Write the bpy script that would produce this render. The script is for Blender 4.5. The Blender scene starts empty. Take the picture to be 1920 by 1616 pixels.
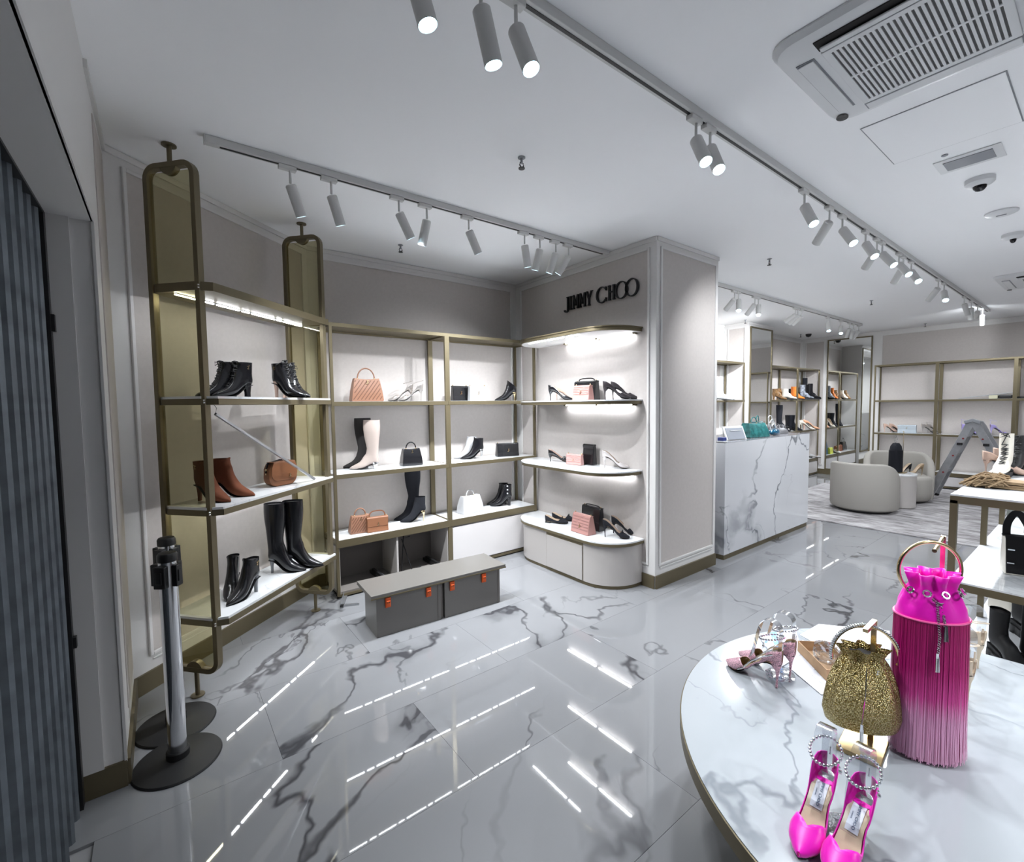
import bpy, bmesh, math, random
from math import sin, cos, pi, radians, sqrt, atan2, hypot
from mathutils import Vector, Matrix
random.seed(7)
SC = bpy.context.scene
COL = SC.collection

# ------------------------------------------------------------------ camera
FPX, YAW, PITCH, ROLL = 863.07, 0.919598, -0.057226, 0.012175
CX, CY, EYE = 960.0, 808.0, Vector((0, 0, 1.5))
_f = Vector((cos(PITCH)*cos(YAW), cos(PITCH)*sin(YAW), sin(PITCH)))
_r = Vector((sin(YAW), -cos(YAW), 0)); _d = _f.cross(_r)
RT = _r*cos(ROLL)+_d*sin(ROLL); DN = -_r*sin(ROLL)+_d*cos(ROLL); FW = _f
cam = bpy.data.cameras.new('camera'); cam.sensor_width = 36; cam.lens = 36*FPX/1920
cam.clip_start = 0.02; cam.clip_end = 60
camo = bpy.data.objects.new('camera', cam); COL.objects.link(camo)
m = Matrix(((RT.x, -DN.x, -FW.x), (RT.y, -DN.y, -FW.y), (RT.z, -DN.z, -FW.z)))
camo.matrix_world = Matrix.Translation(EYE) @ m.to_4x4()
SC.camera = camo

# ------------------------------------------------------------------ world, exposure
w = bpy.data.worlds.new('world'); SC.world = w; w.use_nodes = True
w.node_tree.nodes['Background'].inputs[0].default_value = (0.02, 0.022, 0.028, 1)
w.node_tree.nodes['Background'].inputs[1].default_value = 0.3
SC.view_settings.view_transform = 'Standard'; SC.view_settings.look = 'None'
SC.view_settings.exposure = 1.33; SC.view_settings.gamma = 1.0
SC.view_settings.use_curve_mapping = False
SC.cycles.use_denoising = True
SC.cycles.max_bounces = 9; SC.cycles.diffuse_bounces = 7; SC.cycles.glossy_bounces = 5
SC.cycles.transparent_max_bounces = 12; SC.cycles.transmission_bounces = 6
SC.cycles.caustics_reflective = False; SC.cycles.caustics_refractive = False
SC.cycles.sample_clamp_indirect = 8
SPOT_W = 42.0        # each track spot
STRIP_E = 28.0       # emission of the led strips under the shelves
LAMP_COL = (0.93, 0.965, 1.0)

# ------------------------------------------------------------------ photograph pixel -> place in the room
def ray(px, py):
    return RT*((px-CX)/FPX) + DN*((py-CY)/FPX) + FW
def at(px, py, z):
    r = ray(px, py); return EYE + r*((z-EYE.z)/r.z)
def onp(px, py, P, n):
    r = ray(px, py); P = Vector(P); n = Vector(n); return EYE + r*((P-EYE).dot(n)/r.dot(n))
def atx(px, py, x): return onp(px, py, (x, 0, 0), (1, 0, 0))
def aty(px, py, y): return onp(px, py, (0, y, 0), (0, 1, 0))
def imgdir(a):       # heading in plan: 0 right, 90 away, 180 left, 270 towards the viewer
    a = radians(a); return atan2(-cos(YAW)*cos(a)+sin(YAW)*sin(a), sin(YAW)*cos(a)+cos(YAW)*sin(a))

# ------------------------------------------------------------------ materials
MATS = {}
def mat(name, col, rough=0.5, metal=0.0, bump=0.0, bscale=60, emit=None, estr=1.0, trans=0.0, ior=1.45, coat=0.0, var=0.0, vscale=8, spec=0.5, stretch=None, sheen=0.0):
    if name in MATS: return MATS[name]
    M = bpy.data.materials.new(name); M.use_nodes = True; nt = M.node_tree; b = nt.nodes['Principled BSDF']
    b.inputs['Base Color'].default_value = (*col, 1); b.inputs['Roughness'].default_value = rough
    b.inputs['Metallic'].default_value = metal; b.inputs['IOR'].default_value = ior
    b.inputs['Transmission Weight'].default_value = trans; b.inputs['Coat Weight'].default_value = coat
    b.inputs['Specular IOR Level'].default_value = spec; b.inputs['Sheen Weight'].default_value = sheen
    if emit: b.inputs['Emission Color'].default_value = (*emit, 1); b.inputs['Emission Strength'].default_value = estr
    tc = nt.nodes.new('ShaderNodeTexCoord'); mp = nt.nodes.new('ShaderNodeMapping'); nt.links.new(tc.outputs['Object'], mp.inputs[0])
    if stretch: mp.inputs['Scale'].default_value = stretch
    if var > 0:
        n = nt.nodes.new('ShaderNodeTexNoise'); n.inputs['Scale'].default_value = vscale; n.inputs['Detail'].default_value = 4
        nt.links.new(mp.outputs[0], n.inputs['Vector'])
        r = nt.nodes.new('ShaderNodeMapRange'); r.inputs[1].default_value = .3; r.inputs[2].default_value = .7
        r.inputs[3].default_value = 1-var; r.inputs[4].default_value = 1+var; nt.links.new(n.outputs[0], r.inputs[0])
        mx = nt.nodes.new('ShaderNodeVectorMath'); mx.operation = 'SCALE'; mx.inputs[0].default_value = col
        nt.links.new(r.outputs[0], mx.inputs['Scale']); nt.links.new(mx.outputs[0], b.inputs['Base Color'])
    if bump > 0:
        n = nt.nodes.new('ShaderNodeTexNoise'); n.inputs['Scale'].default_value = bscale; n.inputs['Detail'].default_value = 3
        nt.links.new(mp.outputs[0], n.inputs['Vector'])
        bp = nt.nodes.new('ShaderNodeBump'); bp.inputs['Strength'].default_value = bump; bp.inputs['Distance'].default_value = .003
        nt.links.new(n.outputs[0], bp.inputs['Height']); nt.links.new(bp.outputs[0], b.inputs['Normal'])
    MATS[name] = M; return M

def marble(name, base, vein, scale, rough, per_piece=False, amount=1.0, joint=None):
    M = bpy.data.materials.new(name); M.use_nodes = True; nt = M.node_tree; N = nt.nodes.new; L = nt.links.new
    b = nt.nodes['Principled BSDF']; b.inputs['Roughness'].default_value = rough; b.inputs['Specular IOR Level'].default_value = .6
    tc = N('ShaderNodeTexCoord'); mp = N('ShaderNodeMapping'); mp.inputs['Scale'].default_value = (scale,)*3
    mp.inputs['Rotation'].default_value = (0, 0, .6)
    src = tc.outputs['Object']
    if per_piece:
        oi = N('ShaderNodeObjectInfo'); cm = N('ShaderNodeCombineXYZ'); ml = N('ShaderNodeMath'); ml.operation = 'MULTIPLY'; ml.inputs[1].default_value = 61
        L(oi.outputs['Random'], ml.inputs[0]); L(ml.outputs[0], cm.inputs[0]); L(ml.outputs[0], cm.inputs[2])
        ad = N('ShaderNodeVectorMath'); ad.operation = 'ADD'; L(src, ad.inputs[0]); L(cm.outputs[0], ad.inputs[1]); src = ad.outputs[0]
    L(src, mp.inputs[0])
    dn = N('ShaderNodeTexNoise'); dn.inputs['Scale'].default_value = 1.1; dn.inputs['Detail'].default_value = 5; L(mp.outputs[0], dn.inputs['Vector'])
    ds = N('ShaderNodeVectorMath'); ds.operation = 'SCALE'; ds.inputs['Scale'].default_value = .85; L(dn.outputs['Color'], ds.inputs[0])
    wv = N('ShaderNodeVectorMath'); wv.operation = 'ADD'; L(mp.outputs[0], wv.inputs[0]); L(ds.outputs[0], wv.inputs[1])
    def ridge(sc, wid, det, seed, stretch):
        m2 = N('ShaderNodeMapping'); m2.inputs['Location'].default_value = (seed, seed*2, 0); m2.inputs['Scale'].default_value = stretch; L(wv.outputs[0], m2.inputs[0])
        n = N('ShaderNodeTexNoise'); n.inputs['Scale'].default_value = sc; n.inputs['Detail'].default_value = det; n.inputs['Roughness'].default_value = .45; L(m2.outputs[0], n.inputs['Vector'])
        s = N('ShaderNodeMath'); s.operation = 'SUBTRACT'; s.inputs[1].default_value = .5; L(n.outputs[0], s.inputs[0])
        a = N('ShaderNodeMath'); a.operation = 'ABSOLUTE'; L(s.outputs[0], a.inputs[0])
        r = N('ShaderNodeMapRange'); r.interpolation_type = 'SMOOTHSTEP'; r.inputs[1].default_value = 0; r.inputs[2].default_value = wid; r.inputs[3].default_value = 1; r.inputs[4].default_value = 0
        L(a.outputs[0], r.inputs[0]); return r.outputs[0]
    def mask(sc, lo, hi, seed):
        m2 = N('ShaderNodeMapping'); m2.inputs['Location'].default_value = (seed, -seed, seed); L(mp.outputs[0], m2.inputs[0])
        n = N('ShaderNodeTexNoise'); n.inputs['Scale'].default_value = sc; n.inputs['Detail'].default_value = 2; L(m2.outputs[0], n.inputs['Vector'])
        r = N('ShaderNodeMapRange'); r.interpolation_type = 'SMOOTHSTEP'; r.inputs[1].default_value = lo; r.inputs[2].default_value = hi; L(n.outputs[0], r.inputs[0]); return r.outputs[0]
    def mul(a, k):
        x = N('ShaderNodeMath'); x.operation = 'MULTIPLY'; L(a, x.inputs[0])
        if isinstance(k, float): x.inputs[1].default_value = k
        else: L(k, x.inputs[1])
        return x.outputs[0]
    def add(a, c):
        x = N('ShaderNodeMath'); x.operation = 'ADD'; x.use_clamp = True; L(a, x.inputs[0]); L(c, x.inputs[1]); return x.outputs[0]
    v1 = mul(mul(ridge(.75, .0075, 5, 3, (1.3, .5, 1)), mask(.8, .38, .56, 5)), .95)
    v2 = mul(mul(ridge(.75, .040, 5, 3, (1.3, .5, 1)), mask(1.5, .50, .66, 15)), .50)
    v3 = mul(mul(ridge(1.4, .007, 5, 9, (1.2, .45, 1)), mask(1.1, .44, .60, 8)), .6)
    v4 = mul(mask(.7, .45, .75, 21), .16)
    tot = mul(add(add(v1, v2), add(v3, v4)), float(amount))
    mx = N('ShaderNodeMix'); mx.data_type = 'RGBA'; mx.inputs['A'].default_value = (*base, 1); mx.inputs['B'].default_value = (*vein, 1)
    L(tot, mx.inputs['Factor']); L(mx.outputs['Result'], b.inputs['Base Color'])
    MATS[name] = M; return M

FLOORM = marble('floor_marble', (.235, .24, .252), (.05, .05, .056), .8, .025, True, .95)
MARBLE = marble('shelf_marble', (.74, .76, .78), (.40, .42, .44), 2.2, .08, False, .55)
CNTM = marble('counter_marble', (.62, .63, .66), (.17, .18, .20), .9, .05, False, 1.0)
TABM = marble('table_marble', (.40, .43, .458), (.175, .195, .22), 1.5, .10, False, .75)
WHITE = mat('white_paint', (.66, .65, .64), .45)
PANEL = mat('taupe_wallcovering', (.50, .465, .445), .75, bump=.15, bscale=240, var=.03, vscale=40)
CEIL = mat('ceiling_paint', (.92, .925, .935), .8)
BRASS = mat('bronze_champagne', (.165, .138, .085), .42, .6)
GOLD = mat('polished_gold', (.80, .62, .36), .2, 1.0)
GOLDB = mat('brushed_gold', (.42, .32, .17), .42, 1.0, var=.12, vscale=20)
SILVER = mat('chrome', (.75, .76, .78), .12, 1.0)
ALU = mat('aluminium', (.42, .43, .45), .35, .8, var=.1, vscale=12)
BLACKM = mat('black_metal', (.012, .012, .013), .4)
RUBBER = mat('black_rubber', (.010, .010, .011), .55)
LEATHER = mat('black_leather', (.008, .008, .010), .22, coat=.4, bump=.12, bscale=120)
SUEDE = mat('black_suede', (.008, .009, .014), .9, bump=.2, bscale=300)
TANS = mat('tan_suede', (.13, .035, .012), .85, bump=.2, bscale=300)
COGNAC = mat('cognac_leather', (.22, .085, .035), .45, bump=.1, bscale=150, var=.15)
BLUSH = mat('blush_brown_leather', (.27, .135, .085), .45, bump=.15, bscale=200)
ROSE = mat('rose_leather', (.36, .185, .165), .5, bump=.15, bscale=150)
PINKB = mat('pale_pink_leather', (.48, .28, .26), .5)
CREAM = mat('cream_leather', (.46, .385, .35), .45, bump=.15, bscale=18)
WHITEL = mat('white_leather', (.46, .46, .47), .4, bump=.1, bscale=40)
NUDE = mat('nude_leather', (.52, .36, .29), .35)
LINING = mat('beige_lining', (.55, .44, .33), .5)
INK = mat('black_opening_shade', (.02, .018, .018), .9)  # near-black: painted shade in openings, also one black boot
GLITTER = mat('pink_glitter', (.66, .40, .47), .28, .35, bump=1.0, bscale=350, var=.8, vscale=300)  # random colour speckle also paints in the sparkle of the flakes
PINKS = mat('hot_pink_satin', (.88, .0, .52), .35, sheen=.3)
LACQ = mat('warm_grey_lacquer', (.44, .415, .40), .3, coat=.2)
LACQD = mat('dark_grey_lacquer', (.15, .142, .132), .35, coat=.2)
LACQW = mat('pale_lacquer', (.62, .60, .60), .15, coat=.3)
FABRIC = mat('grey_boucle', (.34, .325, .30), .9, bump=.3, bscale=400)
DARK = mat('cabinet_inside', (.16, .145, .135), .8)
NIGHT = mat('dark_void', (.006, .007, .009), .9)
GATEM = mat('galvanised_slat', (.13, .15, .17), .4, .5, var=.25, vscale=14)
ORANGE = mat('orange_plastic', (.62, .09, .012), .45)
PLASTIC = mat('white_plastic', (.68, .69, .70), .4)
GREYPL = mat('grey_plastic', (.25, .26, .28), .5)
CARD = mat('cardboard', (.42, .27, .15), .8, var=.08, vscale=30)
PAPER = mat('paper', (.78, .81, .88), .6)
TEAL = mat('teal_plastic_wrap', (.03, .16, .16), .18, coat=.6, bump=.6, bscale=30, var=.4, vscale=25)
SPOTW = mat('spot_white', (.60, .60, .59), .45)
MIRROR = mat('mirror_silver', (.82, .83, .82), .015, 1.0)
LED = mat('led_strip_glow', (1, 1, 1), .5, emit=LAMP_COL, estr=STRIP_E)
LED2 = mat('led_strip_soft', (1, 1, 1), .5, emit=LAMP_COL, estr=STRIP_E*.5)
LENS = mat('spot_lens_glow', (1, 1, 1), .3, emit=(.55, .85, 1.0), estr=9)
CLEAR = mat('clear_acrylic', (.97, .98, 1.0), .03, trans=1.0, ior=1.3)
CRYST = mat('crystal_stones', (.72, .73, .76), .12, .9)
SCARFM = mat('camel_wool', (.25, .175, .10), .95, bump=.4, bscale=200, var=.12, vscale=60)

def tinted():
    M = bpy.data.materials.new('bronze_tinted_glass'); M.use_nodes = True; nt = M.node_tree; nt.nodes.clear()
    o = nt.nodes.new('ShaderNodeOutputMaterial'); t = nt.nodes.new('ShaderNodeBsdfTransparent'); t.inputs[0].default_value = (.80, .77, .62, 1)
    g = nt.nodes.new('ShaderNodeBsdfGlossy'); g.inputs['Roughness'].default_value = .02; g.inputs[0].default_value = (.8, .78, .7, 1)
    f = nt.nodes.new('ShaderNodeLayerWeight'); x = nt.nodes.new('ShaderNodeMixShader')
    pw = nt.nodes.new('ShaderNodeMath'); pw.operation = 'POWER'; pw.inputs[1].default_value = 4; mr = nt.nodes.new('ShaderNodeMapRange'); mr.inputs[3].default_value = .03; mr.inputs[4].default_value = .7
    nt.links.new(f.outputs['Facing'], pw.inputs[0]); nt.links.new(pw.outputs[0], mr.inputs[0])
    nt.links.new(mr.outputs[0], x.inputs[0]); nt.links.new(t.outputs[0], x.inputs[1]); nt.links.new(g.outputs[0], x.inputs[2]); nt.links.new(x.outputs[0], o.inputs[0])
    return M
TINT = tinted()
def wrapmat():
    M = bpy.data.materials.new('clear_plastic_wrap'); M.use_nodes = True; nt = M.node_tree; nt.nodes.clear()
    o = nt.nodes.new('ShaderNodeOutputMaterial'); t = nt.nodes.new('ShaderNodeBsdfTransparent'); t.inputs[0].default_value = (.93, .94, .96, 1)
    g = nt.nodes.new('ShaderNodeBsdfGlossy'); g.inputs['Roughness'].default_value = .06
    f = nt.nodes.new('ShaderNodeLayerWeight'); f.inputs[0].default_value = .45; x = nt.nodes.new('ShaderNodeMixShader')
    nt.links.new(f.outputs['Facing'], x.inputs[0]); nt.links.new(t.outputs[0], x.inputs[1]); nt.links.new(g.outputs[0], x.inputs[2]); nt.links.new(x.outputs[0], o.inputs[0])
    return M
WRAP = wrapmat()

# ------------------------------------------------------------------ mesh helpers
class MB:
    def __init__(s): s.v = []; s.f = []; s.mi = []
    def add(s, vs, fs, mi=0):
        o = len(s.v); s.v += [tuple(v) for v in vs]; s.f += [tuple(i+o for i in f) for f in fs]; s.mi += [mi]*len(fs); return s
    def box(s, x0, x1, y0, y1, z0, z1, mi=0):
        return s.add([(x0, y0, z0), (x1, y0, z0), (x1, y1, z0), (x0, y1, z0), (x0, y0, z1), (x1, y0, z1), (x1, y1, z1), (x0, y1, z1)],
                     [(0, 3, 2, 1), (4, 5, 6, 7), (0, 1, 5, 4), (1, 2, 6, 5), (2, 3, 7, 6), (3, 0, 4, 7)], mi)
    def prism(s, pts, z0, z1, mi=0):
        n = len(pts)
        return s.add([(x, y, z0) for x, y in pts]+[(x, y, z1) for x, y in pts],
                     [tuple(range(n-1, -1, -1)), tuple(range(n, 2*n))]+[(i, (i+1) % n, n+(i+1) % n, n+i) for i in range(n)], mi)
    def loft(s, rings, cap0=True, cap1=True, closed=True, mi=0):
        n = len(rings[0]); vs = [p for r in rings for p in r]; fs = []
        for i in range(len(rings)-1):
            for j in range(n if closed else n-1):
                a = i*n+j; b = i*n+(j+1) % n; fs.append((a, b, b+n, a+n))
        if cap0: fs.append(tuple(range(n-1, -1, -1)))
        if cap1: fs.append(tuple(range((len(rings)-1)*n, len(rings)*n)))
        return s.add(vs, fs, mi)
    def cyl(s, p, q, r0, r1=None, n=16, caps=(True, True), mi=0):
        r1 = r0 if r1 is None else r1; p = Vector(p); q = Vector(q); d = (q-p).normalized()
        u = d.orthogonal().normalized(); v = d.cross(u)
        ring = lambda c, r: [c+u*(r*cos(2*pi*k/n))+v*(r*sin(2*pi*k/n)) for k in range(n)]
        return s.loft([ring(p, r0), ring(q, r1)], caps[0], caps[1], mi=mi)
    def lathe(s, prof, c=(0, 0, 0), n=24, cap0=True, cap1=True, mi=0, sx=1, sy=1):
        return s.loft([[(c[0]+r*sx*cos(2*pi*k/n), c[1]+r*sy*sin(2*pi*k/n), c[2]+z) for k in range(n)] for r, z in prof], cap0, cap1, mi=mi)
    def sweep(s, path, w, h=None, closed=False, up=(0, 0, 1), n=8, mi=0, taper=None):
        """tube (h None: round radius w) or rectangular bar w x h along a path"""
        P = [Vector(p) for p in path]; up = Vector(up); rings = []; N = len(P)
        for i, p in enumerate(P):
            if closed: d = P[(i+1) % N]-P[i-1]
            else: d = P[min(i+1, N-1)]-P[max(i-1, 0)]
            d.normalize(); a = d.cross(up)
            if a.length < 1e-4: a = d.cross(Vector((1, .1, 0)))
            a.normalize(); b = a.cross(d).normalized(); k = taper(i/(N-1)) if taper else 1
            if h is None: rings.append([p+a*(w*k*cos(2*pi*j/n))+b*(w*k*sin(2*pi*j/n)) for j in range(n)])
            else: rings.append([p+a*(x*w/2*k)+b*(y*h/2*k) for x, y in ((-1, -1), (1, -1), (1, 1), (-1, 1))])
        if closed: rings.append(rings[0])
        return s.loft(rings, not closed, not closed, mi=mi)
    def ball(s, c, r, n=8, m=5, sz=1.0, mi=0):
        return s.lathe([(max(r*sin(pi*i/m), 1e-5), -r*sz*cos(pi*i/m)) for i in range(m+1)], c, n, mi=mi)
    def xf(s, M):
        s.v = [tuple(M @ Vector(v)) for v in s.v]; return s
    def build(s, name, mats, parent=None, smooth=False, bevel=0, solid=0, subd=0, loc=None, rz=0, auto=True):
        me = bpy.data.meshes.new(name); me.from_pydata(s.v, [], s.f); me.update()
        mats = mats if isinstance(mats, (list, tuple)) else [mats]
        for x in mats: me.materials.append(x)
        if len(mats) > 1: me.polygons.foreach_set('material_index', s.mi)
        if smooth:
            me.polygons.foreach_set('use_smooth', [True]*len(me.polygons))
            if auto: me.set_sharp_from_angle(angle=radians(smooth if smooth is not True else 40))
        o = bpy.data.objects.new(name, me); COL.objects.link(o)
        if parent: o.parent = parent
        if loc is not None: o.location = loc
        o.rotation_euler.z = rz
        if solid: md = o.modifiers.new('s', 'SOLIDIFY'); md.thickness = solid; md.offset = -1
        if bevel: md = o.modifiers.new('b', 'BEVEL'); md.width = bevel; md.segments = 2; md.limit_method = 'ANGLE'; md.harden_normals = False
        if subd: md = o.modifiers.new('d', 'SUBSURF'); md.levels = md.render_levels = subd
        return o

def tag(o, label, cat, group=None, kind=None):
    if label: o['label'] = label
    if cat: o['category'] = cat
    if group: o['group'] = group
    if kind: o['kind'] = kind
    return o
def thing(name, label, cat, loc=(0, 0, 0), rz=0, group=None):
    o = bpy.data.objects.new(name, None); o.empty_display_size = .05; COL.objects.link(o)
    o.location = loc; o.rotation_euler.z = rz
    return tag(o, label, cat, group)
def struct(o): o['kind'] = 'structure'; return o
def copy_tree(o, parent=None):
    c = o.copy(); COL.objects.link(c)
    if parent: c.parent = parent
    for ch in list(o.children): copy_tree(ch, c)
    return c
def text_mesh(s, size, depth, name, m, parent=None, M=None, bold=0.0):
    cu = bpy.data.curves.new(name, 'FONT'); cu.body = s; cu.size = size; cu.extrude = depth; cu.align_x = 'CENTER'; cu.align_y = 'CENTER'; cu.offset = bold
    cu.resolution_u = 3
    t = bpy.data.objects.new(name, cu); COL.objects.link(t)
    me = bpy.data.meshes.new_from_object(t.evaluated_get(bpy.context.evaluated_depsgraph_get()))
    bpy.data.objects.remove(t); me.materials.clear(); me.materials.append(m)
    if M: me.transform(M)
    me.name = name; o = bpy.data.objects.new(name, me); COL.objects.link(o)
    if parent: o.parent = parent
    return o
_jc = {}
def jc_mark(parent, M, size, m=None):
    """small gold JC emblem"""
    key = (size,)
    b = MB(); s = size
    b.sweep([(-.3*s, -.3*s, 0), (-.22*s, -.46*s, 0), (-.05*s, -.42*s, 0), (0, -.25*s, 0), (0, .45*s, 0)], .1*s, .08*s)
    b.sweep([(.34*s, .22*s, 0), (.2*s, .33*s, 0), (.06*s, .22*s, 0), (.02*s, 0, 0), (.06*s, -.2*s, 0), (.2*s, -.3*s, 0), (.34*s, -.2*s, 0)], .09*s, .08*s)
    b.xf(M); return b.build('emblem', m or GOLD, parent)

CEILZ = 2.79
# ================================================================== ROOM
# floor of large marble tiles, a piece each
fl = struct(MB().box(-6, 11.2, -4.2, 4.4, -.12, -.012).build('floor', mat('tile_grout', (.33, .33, .34), .8)))
TX, TY = 1.2, .6
tile = None; k = 0
for j in range(14):
    for i in range(10):
        x0 = -.85+i*TX + (.6 if j % 2 else 0); y0 = -3.9+j*TY
        if x0 > 10.9: continue
        if tile is None:
            e = .0006
            tile = MB().box(e, TX-e, e, TY-e, -.011, 0).build('tile', FLOORM, fl, loc=(x0, y0, 0))
        else:
            c = tile.copy(); COL.objects.link(c); c.location = (x0, y0, 0)
            c.parent = fl
ceil = struct(MB().box(-6, 11.2, -4.2, 4.4, CEILZ, CEILZ+.1).build('ceiling', CEIL))

def wall(name, p0, p1, spans, z1=CEILZ, base=True, mould=True, zp=(.20, 2.70), th=.10, bname='baseboard'):
    """white wall whose face runs p0 -> p1 (room on the right-hand side), with taupe panels in white mouldings"""
    p0 = Vector((*p0, 0)); p1 = Vector((*p1, 0)); d = (p1-p0); L = d.length; rz = atan2(d.y, d.x)
    o = struct(MB().box(0, L, 0, th, 0, z1).build(name, WHITE, loc=p0, rz=rz))
    for a, b in spans:
        MB().box(a, b, -.004, .0, zp[0], zp[1]).build('panel', PANEL, o)
        if mould:
            g = MB()
            for x0, x1, za, zb in ((a-.018, a, zp[0]-.018, zp[1]+.018), (b, b+.018, zp[0]-.018, zp[1]+.018), (a, b, zp[0]-.018, zp[0]), (a, b, zp[1], zp[1]+.018)):
                g.box(x0, x1, -.014, 0, za, zb)
            g.box(a, b, -.008, 0, zp[0]-.045, zp[0]-.034)
            g.build('moulding', WHITE, o, bevel=.003)
    MB().box(0, L, -.012, 0, z1-.035, z1-.004).build('cornice', WHITE, o)
    if base:
        struct(MB().box(0, L, -.013, 0, 0, .105).build(bname, BRASS, loc=p0, rz=rz))
    return o
# the long display wall on the left, then the column, then the wall behind the counter
XW0 = (-.17, 3.03); XW1 = (.985, 3.98)
wall('wall_left', XW0, XW1, [(.10, 1.42)], bname='baseboard_left')
wall('wall_back', XW1, (3.109, 3.98), [(.10, 2.04)], bname='baseboard_back')
wall('wall_column', (3.109, 3.98), (3.109, 2.204), [(.10, 1.70)], th=.2, bname='baseboard_column')
wall('wall_column_side', (3.111, 2.202), (4.02, 2.204), [(.06, .85)], th=.15, bname='baseboard_column_side')
struct(MB().box(3.31, 4.018, 2.36, 4.06, 0, CEILZ).build('wall_column_core', WHITE))
wall('wall_far_left', (4.02, 4.05), (7.61, 4.05), [(.1, 3.45)], bname='baseboard_far_left')
wall('wall_pier', (7.61, 4.048), (7.61, 3.651), [(.08, .34)], th=.3, bname='baseboard_pier')
wall('wall_pier_side', (7.612, 3.649), (8.47, 3.649), [], th=.4, bname='baseboard_pier_side')
wall('wall_far_corner', (8.47, 4.05), (10.79, 4.05), [(.1, 2.2)], bname='baseboard_far_corner')
wall('wall_far', (10.79, 4.05), (10.79, -4.0), [(.08, .40), (1.36, 3.2), (3.3, 7.9)], bname='baseboard_far', th=.12)
wall('wall_right', (10.79, -4.0), (-.17, -4.0), [(.2, 3.5), (3.7, 7.0), (7.2, 10.6)], bname='baseboard_right')
# entrance side: short return, pier and header over the roller grille
wall('wall_return', (-.17, 2.345), XW0, [(.22, .60)], bname='baseboard_return', mould=False)
struct(MB().box(-.34, -.273, 2.347, 3.03, 0, CEILZ).build('wall_entrance', WHITE))
struct(MB().box(-.34, -.17, -4.0, 2.345, 2.20, CEILZ).build('wall_header', WHITE))
struct(MB().box(-.335, -.168, 2.333, 2.347, .002, .105).build('baseboard_entrance', BRASS))
struct(MB().box(-.175, -.166, -3.9, 2.345, 2.20, 2.225).box(-.175, -.166, 2.338, 2.352, 0.1, 2.22).build('trim_1', WHITE))
struct(MB().box(-.30, -.235, 2.330, 2.346, .105, 2.2).build('trim_2', WHITE))
struct(MB().box(-1.5, -1.4, -4.2, 4.2, -.1, 3.2).build('wall_outside', NIGHT))

# roller grille across the entrance
gate = thing('security_grille', 'dark folding metal security grille with narrow vertical slats across the entrance', 'security grille', (-.315, 0, 0))
MB().box(-.045, -.03, -3.0, 2.32, 0, 2.30).build('slat_gap_dark', mat('night_dark_sheet', (.006, .008, .011), .6, .0, var=.4, vscale=6), gate)  # near-black sheet added as the night darkness between the slats
MB().box(-.04, .02, -3.0, 2.33, 2.19, 2.26).build('top_rail', BLACKM, gate)
MB().box(-.04, .02, 2.295, 2.333, 0, 2.2).box(.02, .03, 2.30, 2.325, .62, .66).box(.02, .03, 2.30, 2.325, 1.78, 1.84).build('end_post', BLACKM, gate)
sl = None
for i in range(44):
    y = 2.255-i*.117
    if sl is None: sl = MB().add([(-.03, -.022, 0), (.006, -.010, 0), (.014, 0, 0), (.006, .010, 0), (-.03, .022, 0), (-.03, -.022, 2.2), (.006, -.010, 2.2), (.014, 0, 2.2), (.006, .010, 2.2), (-.03, .022, 2.2)],
                                 [(0, 1, 6, 5), (1, 2, 7, 6), (2, 3, 8, 7), (3, 4, 9, 8)]).build('slat', GATEM, gate, loc=(0, y, 0))
    else: c = sl.copy(); COL.objects.link(c); c.location = (0, y, 0)

# carpet at the far end
carp = mat('carpet_pile', (.30, .29, .30), .95, bump=.5, bscale=300)
nt = carp.node_tree; bs = nt.nodes['Principled BSDF']
tcn = nt.nodes.new('ShaderNodeTexCoord'); mpn = nt.nodes.new('ShaderNodeMapping'); mpn.inputs['Scale'].default_value = (3.0, 1.0, 1); mpn.inputs['Rotation'].default_value = (0, 0, .5)
nn = nt.nodes.new('ShaderNodeTexNoise'); nn.inputs['Scale'].default_value = 3.2; nn.inputs['Detail'].default_value = 9; nn.inputs['Roughness'].default_value = .68
cr = nt.nodes.new('ShaderNodeValToRGB'); cr.color_ramp.elements[0].position = .38; cr.color_ramp.elements[0].color = (.17, .16, .165, 1); cr.color_ramp.elements[1].position = .62; cr.color_ramp.elements[1].color = (.45, .44, .45, 1)
nt.links.new(tcn.outputs['Object'], mpn.inputs[0]); nt.links.new(mpn.outputs[0], nn.inputs[0]); nt.links.new(nn.outputs[0], cr.inputs[0]); nt.links.new(cr.outputs[0], bs.inputs['Base Color'])
cp = [(6.5, -2.6), (10.3, -2.6), (10.3, 2.55)] + [(9.55+.75*cos(a), 2.42+.75*sin(a)) for a in [radians(t) for t in (10, 30, 50, 70, 90)]] + [(6.5, 3.1)]
c_ = MB().prism(cp, 0.001, .012).build('carpet', carp); tag(c_, 'large mottled grey carpet under the armchairs at the far end', 'carpet')

# ================================================================== LIGHT TRACKS AND SPOTS
TR = {1: 1.175, 2: 2.665, 3: 2.665, 4: -1.4}
def track(k, x0, x1, label):
    t = thing('lighting_track', label, 'lighting track', (0, TR[k], CEILZ), group=None)
    MB().box(x0, x1, -.02, .02, -.036, -.001).build('rail', SPOTW, t, bevel=.002)
    MB().box(x0+.06, x1-.06, -.006, .006, -.0385, -.0362).build('slot', BLACKM, t)
    MB().box(x0-.004, x0, -.021, .021, -.037, -.001).build('end_cap', SPOTW, t)
track(1, -.1, 9.6, 'long white lighting track running diagonally over the shop towards the far wall')
track(2, .223, 3.07, 'shorter white lighting track over the left display shelves')
track(3, 4.05, 9.48, 'white lighting track over the marble counter, beyond the column')
track(4, 1.0, 9.0, 'added unseen white lighting track over the right-hand side of the shop')  # added track out of view, carries extra spots to light the room
SPL = {}
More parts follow.
